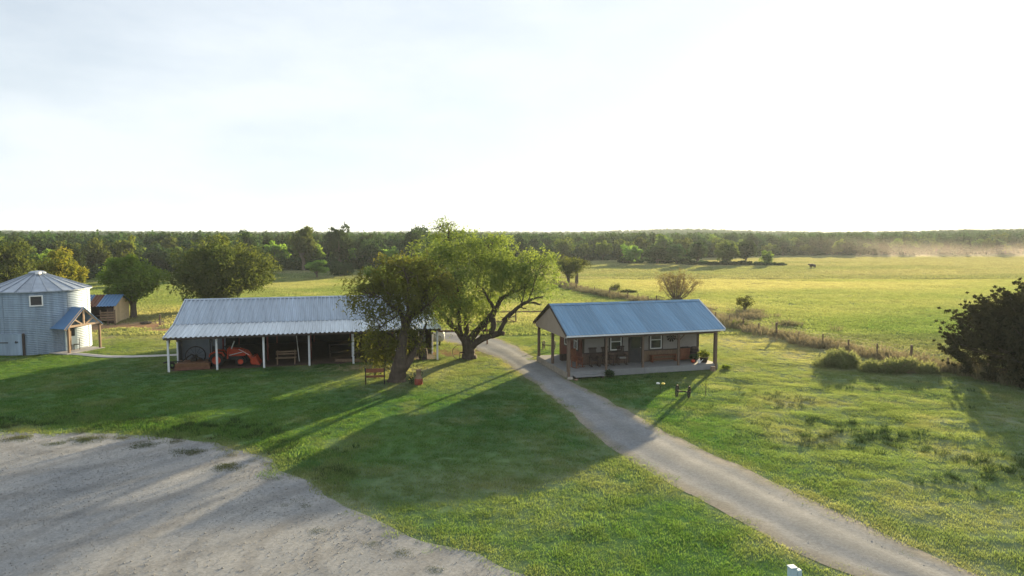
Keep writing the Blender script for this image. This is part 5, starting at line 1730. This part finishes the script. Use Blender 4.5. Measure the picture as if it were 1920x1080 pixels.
MESQ_LEAN = dict(
    limbs=[
        [(-7.02, 41.00, -0.17, 0.660), (-6.98, 41.00, 0.29, 0.500), (-6.88, 41.00, 0.75, 0.460), (-6.81, 41.00, 1.15, 0.420), (-6.74, 41.00, 1.54, 0.360), (-6.68, 41.10, 2.11, 0.300), (-6.59, 41.20, 2.75, 0.260), (-6.44, 41.30, 3.39, 0.240)],
        [(-6.65, 41.00, 0.75, 0.300), (-6.37, 41.30, 1.16, 0.260), (-6.08, 41.60, 1.56, 0.200), (-5.79, 41.90, 2.05, 0.150), (-5.58, 42.10, 2.62, 0.100), (-5.31, 42.20, 3.44, 0.060)],
        [(-6.59, 41.20, 2.75, 0.200), (-6.55, 40.80, 3.62, 0.170), (-6.62, 40.50, 4.21, 0.140), (-6.84, 40.30, 4.49, 0.120), (-7.12, 40.10, 4.70, 0.100), (-7.32, 40.00, 4.93, 0.080), (-7.12, 40.00, 5.28, 0.060), (-7.46, 40.00, 5.62, 0.045)],
        [(-6.84, 40.30, 4.49, 0.070), (-7.26, 39.80, 4.29, 0.050), (-7.61, 39.50, 4.20, 0.030)],
        [(-6.44, 41.30, 3.39, 0.200), (-6.15, 41.60, 4.01, 0.170), (-5.84, 41.80, 4.48, 0.150), (-5.54, 42.00, 4.76, 0.140), (-5.35, 42.10, 5.12, 0.120), (-5.29, 42.20, 5.60, 0.100), (-4.91, 42.40, 6.09, 0.080), (-4.40, 42.60, 6.34, 0.060), (-4.02, 42.80, 6.63, 0.040)],
        [(-6.22, 41.60, 3.95, 0.120), (-5.70, 41.20, 4.22, 0.100), (-5.20, 40.90, 4.61, 0.080), (-4.63, 40.70, 5.08, 0.050)],
        [(-6.55, 40.80, 3.62, 0.100), (-6.19, 40.40, 4.32, 0.090), (-6.23, 40.10, 5.14, 0.070), (-6.11, 40.00, 6.10, 0.050), (-6.32, 40.00, 6.88, 0.030)],
        [(-6.62, 40.50, 4.21, 0.060), (-7.11, 40.70, 3.93, 0.050), (-7.68, 41.00, 3.50, 0.040), (-8.18, 41.20, 3.15, 0.025)],
        [(-5.35, 42.10, 5.12, 0.070), (-5.70, 42.30, 5.76, 0.060), (-6.04, 42.40, 6.42, 0.040)],
        [(-6.81, 41.10, 2.44, 0.120), (-7.38, 41.60, 2.76, 0.090), (-8.01, 42.00, 2.83, 0.060), (-8.58, 42.20, 2.47, 0.030)],
        [(-7.32, 40.00, 4.93, 0.050), (-7.88, 40.20, 5.26, 0.040), (-8.55, 40.40, 5.43, 0.025)],
    ],
    crown=[(-7.96, 41.00, 6.28, 1.15, 0.64, 1.00), (-6.82, 41.50, 6.70, 1.43, 0.71, 1.00), (-5.42, 42.00, 6.74, 1.18, 0.72, 1.00), (-4.77, 42.00, 5.79, 1.12, 0.79, 0.90), (-7.06, 42.00, 7.27, 0.98, 0.39, 0.60), (-8.90, 40.50, 5.26, 0.89, 0.70, 0.90), (-7.56, 40.50, 5.49, 1.39, 0.76, 1.00), (-6.08, 40.80, 5.56, 1.40, 0.83, 1.00), (-8.48, 40.70, 4.28, 0.89, 0.70, 0.85), (-7.27, 40.20, 4.50, 0.94, 0.57, 0.45), (-5.55, 41.50, 4.19, 0.91, 0.65, 0.55), (-8.37, 41.20, 3.34, 0.77, 0.64, 0.80), (-7.75, 41.80, 2.33, 1.11, 0.78, 1.00), (-8.85, 42.30, 1.91, 0.86, 0.79, 1.00), (-6.56, 41.80, 4.98, 1.31, 0.65, 0.80), (-5.15, 41.00, 4.89, 0.90, 0.64, 0.60), (-9.49, 40.60, 5.57, 0.51, 0.44, 0.60), (-6.15, 42.20, 2.77, 0.79, 0.73, 0.90), (-7.40, 42.60, 1.52, 0.87, 0.67, 0.85), (-8.29, 42.80, 1.21, 0.87, 0.47, 0.85), (-5.72, 40.60, 6.37, 1.27, 0.63, 0.70)],
)
mesquite(MESQ_BIG, 'big spreading mesquite with several dark stems beside the gravel drive', 3, 1400, (-3.07, 48.6))
mesquite(MESQ_LEAN, 'leaning mesquite with thick grey trunk in front of the barn end', 5, 1250, (-6.98, 41.0), 'mesquite_leaf_lit')

def tree_mesh(rx, rz, trunk_h, nclump, ncard, L, W, seed, flat=1.0, leaf='forest_leaf', low=.0):
    """crown of leaf clumps with gaps, tapered trunk and limbs; returns two meshes"""
    r = np.random.default_rng(seed)
    cs, rs, ns = [], [], []
    cz = trunk_h + rz * (.86 - low)
    for k in range(nclump):
        d = r.normal(0, 1, 3)
        d /= np.linalg.norm(d)
        d[2] = d[2] * .9 + .1
        wob = .85 + .30 * math.sin(3.1 * d[0] + seed) * math.cos(2.7 * d[1] - seed * 1.7) + .08 * r.normal()
        u = r.uniform(.45, .88) * wob
        q = r.uniform(.16, .40)
        c = np.array((d[0] * rx * u, d[1] * rx * u, cz + d[2] * rz * u))
        cs.append(c)
        rs.append((rx * q, rx * q, rz * q * .95))
        ns.append(int(ncard / nclump * r.uniform(.6, 1.4)))
    V, F_, tint = cards(cs, rs, ns, L, W, seed + 1, .6, .15)
    cr = npmesh('crown', V, F_, dict(tint=tint))
    cr.materials.append(MATS[leaf])
    m = MB()
    th = cz
    r0 = .045 * (trunk_h + 2 * rz)
    m.tube([(0, 0, -.3), (r.normal(0, .05), r.normal(0, .05), trunk_h * .5), (r.normal(0, .15), r.normal(0, .15), trunk_h + rz * .3), (r.normal(0, .3), r.normal(0, .3), cz + rz * .3)], [r0 * 1.3, r0, r0 * .75, r0 * .25], 8)
    for k in range(min(nclump, 9)):
        c = cs[k]
        m.tube([(0, 0, trunk_h * r.uniform(.6, 1.1)), tuple(c * np.array((.5, .5, .55)) + np.array((0, 0, trunk_h * .45))), tuple(c)], [r0 * .5, r0 * .3, r0 * .08], 6, False)
    tr = bpy.data.meshes.new('trunk')
    tr.from_pydata(m.v, [], m.f)
    tr.materials.append(MATS['grey_bark'])
    return cr, tr

def plant_tree(name, label, loc, meshes, rz=0, sc=(1, 1, 1), group=None, cat='tree'):
    x_, y_ = loc[0], loc[1]
    t = thing(name, label, cat, (x_, y_, float(Hh(x_, y_)) - .02), rz, group)
    t.scale = sc
    link('crown', meshes[0], None, t)
    link('trunk', meshes[1], None, t)
    return t

# single trees one can name
plant_tree('shade_tree', 'fresh green tree with forked trunk beside the old shed', (-40.4, 72.4), tree_mesh(3.7, 2.7, 1.7, 95, 17000, .34, .15, 131, leaf='fresh_leaf'))
plant_tree('round_tree', 'large dark round tree standing behind the left end of the barn', (-34.5, 80.5), tree_mesh(6.1, 4.3, .5, 150, 36000, .38, .17, 103, leaf='olive_leaf'))
plant_tree('yellowing_tree', 'yellowing tree rising behind the silo roof', (-57.2, 86.0), tree_mesh(3.6, 3.2, .9, 80, 14000, .36, .17, 105, leaf='yellow_leaf'))
plant_tree('brown_green_tree', 'dull brown green tree at the left edge behind the silo', (-67.5, 90.5), tree_mesh(5.0, 3.9, .8, 90, 15000, .42, .19, 107, leaf='olive_leaf'))
plant_tree('lawn_tree', 'small round green tree alone on the sunny lawn before the wood', (-38.7, 135.0), tree_mesh(2.5, 1.6, .9, 26, 6000, .34, .16, 109, leaf='fresh_leaf'))
plant_tree('dark_bush', 'dark round bush close behind the small lawn tree', (-35.4, 141.5), tree_mesh(3.1, 1.9, -.1, 30, 6500, .36, .17, 111, leaf='forest_leaf', low=.1), cat='bush')
plant_tree('fence_tree', 'irregular windblown tree at the far end of the wire fence', (9.6, 117.0), tree_mesh(3.0, 2.3, 1.4, 60, 4200, .34, .13, 133, leaf='shrub_leaf'))
plant_tree('slim_fence_tree', 'slim tree with one long side branch by the far fence corner', (11.3, 119.5), tree_mesh(1.9, 1.5, 2.2, 30, 1500, .32, .12, 134, leaf='shrub_leaf'), sc=(1.2, 1, 1))
plant_tree('young_tree', 'small airy young tree in the pale weeds right of the house roof', (26.9, 78.5), tree_mesh(1.35, 1.0, .15, 34, 1100, .24, .08, 115, leaf='shrub_leaf'))

plant_tree('added_tree', 'olive green tree added behind the leaning mesquite and barn end for shade', (-13.6, 73.0), tree_mesh(2.9, 2.5, .8, 60, 9000, .34, .15, 141, leaf='olive_leaf'))  # put in behind the crowns to cast shade on the left lawn
plant_tree('added_tree', 'dark olive tree added behind the stems of the big mesquite for shade', (-8.6, 71.0), tree_mesh(2.9, 2.7, .9, 60, 9000, .34, .15, 142, leaf='olive_leaf'))  # second tree added to shade the left lawn, position guessed

# bare bushy tree behind the house
def twig_tree(loc, label):
    t = thing('bare_tree', label, 'tree', (loc[0], loc[1], float(Hh(*loc))))
    r = np.random.default_rng(77)
    m, tw = MB(), MB()
    tips = []
    for k in range(22):
        a = 2 * PI * k / 22 + r.uniform(-.2, .2)
        sp = r.uniform(.25, 1.0)
        p0 = np.array((.25 * math.cos(a), .25 * math.sin(a), -.1))
        p2 = np.array((3.0 * sp * math.cos(a), 3.0 * sp * math.sin(a), r.uniform(2.6, 3.7) * (1.12 - .35 * sp)))
        p1 = p0 * .5 + p2 * .42 + np.array((0, 0, -.25 * sp)) + r.normal(0, .1, 3)
        m.tube([tuple(p0), tuple(p1), tuple(p2)], [.085, .05, .018], 6, False)
        for j in range(15):
            u = r.uniform(.35, 1)
            s0 = (1 - u) * (1 - u) * p0 + 2 * u * (1 - u) * p1 + u * u * p2
            e = s0 + np.array((math.cos(a) * r.uniform(-.2, .8), math.sin(a) * r.uniform(-.2, .8), r.uniform(.1, .9))) + r.normal(0, .28, 3)
            tw.tube([tuple(s0), tuple((s0 + e) / 2 + r.normal(0, .06, 3)), tuple(e)], [.022, .014, .006], 4, False)
            tips.append(e)
    obj('trunk', m, MATS['grey_bark'], t)
    o = obj('twigs', tw, MATS['old_wood'], t)
    V, F_, tint = cards(tips, [(.42, .42, .36)] * len(tips), [17] * len(tips), .2, .05, 79, .1, 0)
    link('dry_leaves', npmesh('dry_leaves', V, F_, dict(tint=tint)), MATS['dry_twig'], t)
twig_tree((22.3, 92.0), 'bare round bushy tree with brown twigs behind the house roof')

# cedar at the right edge
def cedar(loc, label):
    t = thing('cedar_bush', label, 'bush', (*loc, 0))
    t.scale = (1.12, 1.12, 1.08)
    r = np.random.default_rng(88)
    cs, rs, ns = [], [], []
    br = MB()
    for k in range(430):
        a = r.uniform(0, 2 * PI)
        h = r.uniform(.02, 1) ** .8
        rad = 6.0 * (1 - h ** 2.6) ** .5 * r.uniform(.72, .98) if k > 120 else 6.0 * (1 - h ** 2.4) ** .5 * r.uniform(.2, .75)
        z = .15 + 5.3 * h
        c = np.array((rad * math.cos(a), rad * math.sin(a), z))
        el = r.uniform(.34, .85)
        dr = np.array((math.cos(a) * .8, math.sin(a) * .8, .55))
        dr = dr + r.normal(0, .22, 3)
        for j in range(7):
            cs.append(c + dr * (j - 4.2) * el * .40 + r.normal(0, .05, 3))
            q = el * (.60 - .075 * j)
            rs.append((q, q, q * .8))
            ns.append(int(72 * (1.05 - .12 * j)))
        if k % 4 == 0:
            br.tube([(0, 0, z * .45), tuple(c * .55 + np.array((0, 0, z * .05))), tuple(c)], [.12, .06, .015], 5, False)
    for k in range(70):
        a = r.uniform(0, 2 * PI)
        h = r.uniform(.0, .92)
        rad = 5.0 * (1 - h ** 2.4) ** .5 * r.uniform(.35, .92)
        cs.append(np.array((rad * math.cos(a), rad * math.sin(a), .35 + 4.9 * h)))
        q = r.uniform(.7, 1.1)
        rs.append((q, q, q * .85))
        ns.append(520)
    V, F_, tint = cards(cs, rs, ns, .21, .055, 89, .15, -.5)
    link('foliage', npmesh('foliage', V, F_, dict(tint=tint)), MATS['cedar_leaf'], t)
    br.tube([(0, 0, -.3), (.1, .05, 2), (0, 0, 5.5)], [.35, .24, .05], 8)
    obj('trunk', br, MATS['bark'], t)
cedar((33.9, 42.0), 'huge dark brown green cedar bush cut by the right edge of the view')

# brush mounds and small shrubs
def mound(name, label, loc, rx, ry, rz, n_, seed, leaf):
    t = thing(name, label, 'bush', (*loc, float(Hh(*loc))))
    r = np.random.default_rng(seed)
    cs = []
    while len(cs) < 22:
        a_, b_ = r.uniform(-.85, .85, 2)
        if a_ * a_ + b_ * b_ < .72:
            cs.append((a_ * rx, b_ * ry, r.uniform(.05, .68) * rz * (1 - a_ * a_ - b_ * b_)))
    rs = [(rx * .32, ry * .38, rz * r.uniform(.3, .5)) for _ in cs]
    V, F_, tint = cards(cs, rs, [n_ // 22] * 22, .30, .045, seed, .3, -1.2)
    V[:, 2] = np.maximum(V[:, 2], -.02)
    link('foliage', npmesh('foliage', V, F_, dict(tint=tint)), MATS[leaf], t)
    m = MB()
    for k in range(14):
        m.tube([(r.uniform(-.5, .5) * rx, r.uniform(-.5, .5) * ry, -.1), (r.uniform(-.7, .7) * rx, r.uniform(-.7, .7) * ry, rz * r.uniform(.5, .95))], [.02, .008], 4, False)
    obj('stems', m, MATS['old_wood'], t)
mound('brush_mound', 'left of two low brush mounds in the grass before the wire fence', (22.0, 45.6), 1.7, 1.1, 1.3, 6500, 121, 'pale_brush')
mound('brush_mound', 'right and wider of two low brush mounds in front of the cedar', (25.2, 43.6), 2.5, 1.2, 1.25, 9500, 122, 'pale_brush')
mound('fence_shrub', 'dark low shrub at the fence left of the bare tree', (17.5, 102.5), 1.5, .9, .7, 1500, 123, 'forest_leaf')
mound('fence_shrub', 'pale upright shrub by the fence left of the bare tree', (16.2, 106.5), 1.0, .7, 1.5, 1100, 124, 'shrub_leaf')
mound('fence_shrub', 'grey green shrub in the weeds right of the porch house', (21.8, 64.8), 1.2, .9, .8, 1800, 125, 'shrub_leaf')

# ---- row of trees out on the field
RV = [tree_mesh(3.6, 3.0, .5, 36, 3600, .55, .30, 201 + i, leaf=lf) for i, lf in enumerate(('forest_leaf', 'forest_leaf', 'olive_leaf', 'fresh_leaf'))]
row = [
    ('pale yellow green tree at the left end of the row of field trees', 34.5, 198, 3, 1.05, .95), ('broad dark tree second from the left in the row of field trees', 42.0, 197, 0, 1.2, .95),
    ('narrow dark tree third from the left in the row of field trees', 47.5, 197, 1, .8, 1.05), ('tall dark rounded tree in the middle of the row of field trees', 53.0, 195, 0, .95, 1.2),
    ('open olive tree with visible trunk right of the middle field tree', 60.5, 193, 2, 1.25, 1.15), ('tall hazy dark tree behind the right half of the row of field trees', 70.5, 206, 1, .9, 1.2),
    ('small light green tree at the right end of the row of field trees', 70.2, 188, 3, .62, .72)]
for i, (lb, x_, y_, v_, sw_, sh_) in enumerate(row):
    plant_tree('field_tree', lb, (x_, y_), RV[v_], i * 1.3, (sw_, sw_, sh_))
HB = [tree_mesh(2.4, 1.1, -.3, 22, 1500, .5, .28, 221 + i, leaf='forest_leaf', low=.1) for i in range(2)]
for i in range(9):
    x_, y_ = 50 + i * 2.9, 190.5 - i * .55
    plant_tree('hedge_bush', 'low dark bush in the thicket under the row of field trees', (x_, y_), HB[i % 2], i * 2.1, (random.uniform(.8, 1.1),) * 2 + (random.uniform(.7, 1.1),), 'thicket under the field trees', 'bush')
for i in range(5):
    plant_tree('hedge_bush', 'dark bush filling the left half of the field tree row', (33 + i * 4.2, 200 + (i % 2) * 2), HB[(i + 1) % 2], i * 1.7, (1.2, 1.2, random.uniform(1.1, 1.5)), 'bushes between the left field trees', 'bush')

# ---- the wood behind: every front tree a thing of its own
FV = [tree_mesh(r_, z_, h_, 34, 2300, .72, .40, 301 + i, leaf=lf) for i, (r_, z_, h_, lf) in enumerate((
    (4.2, 3.6, 1.2, 'forest_leaf'), (3.8, 3.9, 1.4, 'forest_leaf'), (4.8, 3.4, 1.0, 'forest_leaf'), (3.6, 3.5, 1.6, 'olive_leaf'), (4.4, 3.8, 1.0, 'olive_leaf'), (3.4, 3.2, 1.2, 'fresh_leaf')))]
TONE = ['dark green', 'dark green', 'dark green', 'olive green', 'olive green', 'lighter green']
BX = [-160, -20, 120, 240, 340, 515, 800, 1000, 1150, 1300, 1450, 1600, 1920, 2080]
BYd = [112, 118, 126, 150, 152, 163, 166, 208, 224, 240, 268, 272, 284, 290]
DENS = [1.05, 1.0, .9]
count = 0
rf = random.Random(5)
for ri, dy in enumerate((0, 6.5, 15, 27)):
    px = -130
    while px < 2060 and count < 236:
        y_ = float(np.interp(px, BX, BYd)) + dy + rf.uniform(-2.2, 2.2)
        x_ = (px - 960) / 1280 * y_
        v_ = rf.choices(range(6), (4, 4, 3, 2.5, 2.5, 1.6))[0]  # lighter-leaved trees made commoner to stand in for sunlit clumps
        s_ = rf.uniform(.82, 1.12) * (1.0 if px < 1000 else .92 if px < 1400 else .72 + .1 * ri)
        hs = s_ * rf.uniform(.78, 1.22) * (1.12 if 430 < px < 820 else .92)
        rk = 'front-row ' if ri == 0 else 'second-row ' if ri == 1 else 'deeper standing '
        zone = ('left' if px < 340 else 'barn' if px < 560 else 'lawn' if px < 960 else 'field' if px < 1440 else 'dust')
        wh = {'left': 'in the wood behind the silo and shed', 'barn': 'in the wood behind the long barn', 'lawn': 'at the shaded wood edge beyond the sunny lawn',
              'field': 'in the hazy wood behind the row of field trees', 'dust': 'along the dusty far edge of the hay field'}[zone]
        plant_tree('woodland_tree', f'{rk}{TONE[v_]} tree {wh}', (x_, y_), FV[v_], rf.uniform(0, 6.28), (s_, s_, hs), f'{rk}{TONE[v_]} trees {wh}')
        count += 1
        px += rf.uniform(4.6, 8.0) * s_ * 1280 / y_ * (1.0 if ri == 0 else 1.35)
# undergrowth closing the foot of the wood
x_, y_ = [], []
for px in np.arange(-150, 2080, 3.2):
    yy = float(np.interp(px, BX, BYd)) + rf.uniform(-1, 9)
    x_.append((px - 960) / 1280 * yy); y_.append(yy)
x_, y_ = np.array(x_), np.array(y_)
def proto(r_, z_, n_, L_, seed, h_=0.):
    rr = np.random.default_rng(seed)
    cs = [(rr.uniform(-.7, .7) * r_, rr.uniform(-.7, .7) * r_, h_ + z_ * rr.uniform(.2, .8)) for _ in range(8)]
    return cards(cs, [(r_ * .45, r_ * .45, z_ * .4)] * 8, [n_ // 8] * 8, L_, L_ * .55, seed, .4, 0)
o = scatter('woodland_undergrowth', [proto(2.2, 2.6, 260, .7, 401 + i) for i in range(3)], np.stack([x_, y_, Hh(x_, y_)], 1), RNG.uniform(0, 6.28, len(x_)), RNG.uniform(.6, 1.25, len(x_)), RNG.integers(0, 3, len(x_)).astype(float), MATS['forest_leaf'])
tag(o, 'dark undergrowth along the foot of the wood', 'undergrowth', kind='stuff')
# far canopy, one mass to the horizon
k_ = 15000
d_ = 30 + (RNG.uniform(0, 1, k_) ** 1.7) * 1700
px = RNG.uniform(-200, 2120, k_)
y_ = np.interp(px, BX, BYd) + d_
x_ = (px - 960) / 1280 * y_
o = scatter('distant_woods', [proto(4.4, 7.6, 520, 1.1, 411 + i, .8) for i in range(4)], np.stack([x_, y_, Hh(x_, y_) - .4], 1), RNG.uniform(0, 6.28, k_), RNG.uniform(.5, 1.06, k_), RNG.integers(0, 4, k_).astype(float), MATS['forest_leaf'])
tag(o, 'far tree canopy fading into the haze to the horizon', 'woods', kind='stuff')
# thin line of dry scrub across the hay field
x_ = RNG.uniform(55, 165, 900)
y_ = np.interp(x_, [55, 73, 100, 165], [180, 163, 160, 152]) + RNG.normal(0, .5, 900)
o = grow('field_edge_scrub', x_, y_, far_t, RNG.uniform(.4, 1.0, 900), 'dark line of rough scrub across the hay field', .0, 'scrub')

# ------------------------------------------------------------------ air
def volume(name, dims, density, aniso, col, label=None, noise=False):
    x0, y0, z0, x1, y1, z1 = dims
    o = obj(name, MB().box(*dims), None)
    m = bpy.data.materials.new(name)
    m.use_nodes = True
    n, l = m.node_tree.nodes, m.node_tree.links
    n.remove(n['Principled BSDF'])
    v = n.new('ShaderNodeVolumePrincipled')
    v.inputs['Color'].default_value = (*col, 1)
    v.inputs['Density'].default_value = density
    v.inputs['Anisotropy'].default_value = aniso
    l.new(v.outputs[0], n['Material Output'].inputs['Volume'])
    o.data.materials.append(m)
    return tag(o, label, kind='stuff')
volume('haze', (-3300, -150, -22, 3300, 3500, 40), .00021, .25, (.76, .88, 1.0))

# drifting dust raised along the far edge of the field: one box of uneven, ground-hugging density
volume('dust_cloud', (88, 240, .3, 240, 266, 9.5), .0, .5, (.96, .88, .82), 'pale drifting dust along the far edge of the hay field')
dm = bpy.data.materials['dust_cloud']
n, l = dm.node_tree.nodes, dm.node_tree.links
tcd = n.new('ShaderNodeTexCoord')
sp_ = n.new('ShaderNodeSeparateXYZ')
l.new(tcd.outputs['Generated'], sp_.inputs[0])
def ramp(sock, a, b_, lo, hi):
    q = n.new('ShaderNodeMapRange')
    q.interpolation_type = 'SMOOTHSTEP'
    for nm, v in (('From Min', a), ('From Max', b_), ('To Min', lo), ('To Max', hi)):
        q.inputs[nm].default_value = v
    l.new(sock, q.inputs['Value'])
    return q.outputs['Result']
def mul(a, b_):
    q = n.new('ShaderNodeMath')
    q.operation = 'MULTIPLY'
    for i_, v in enumerate((a, b_)):
        if isinstance(v, float): q.inputs[i_].default_value = v
        else: l.new(v, q.inputs[i_])
    return q.outputs[0]
md_ = n.new('ShaderNodeMapping')
md_.inputs['Scale'].default_value = (.016, .04, .10)
l.new(tcd.outputs['Object'], md_.inputs['Vector'])
nd = n.new('ShaderNodeTexNoise')
nd.inputs['Scale'].default_value = 1.0
nd.inputs['Detail'].default_value = 2
l.new(md_.outputs['Vector'], nd.inputs['Vector'])
f = mul(ramp(nd.outputs['Fac'], .36, .68, .12, 1.0), ramp(sp_.outputs['Z'], .0, .95, 1.0, 0.0))
f = mul(f, ramp(sp_.outputs['X'], .0, .3, 0.0, 1.0))
f = mul(f, mul(ramp(sp_.outputs['Y'], .0, .35, 0.0, 1.0), ramp(sp_.outputs['Y'], .65, 1.0, 1.0, 0.0)))
f = mul(f, .009)
l.new(f, n['Principled Volume'].inputs['Density'])
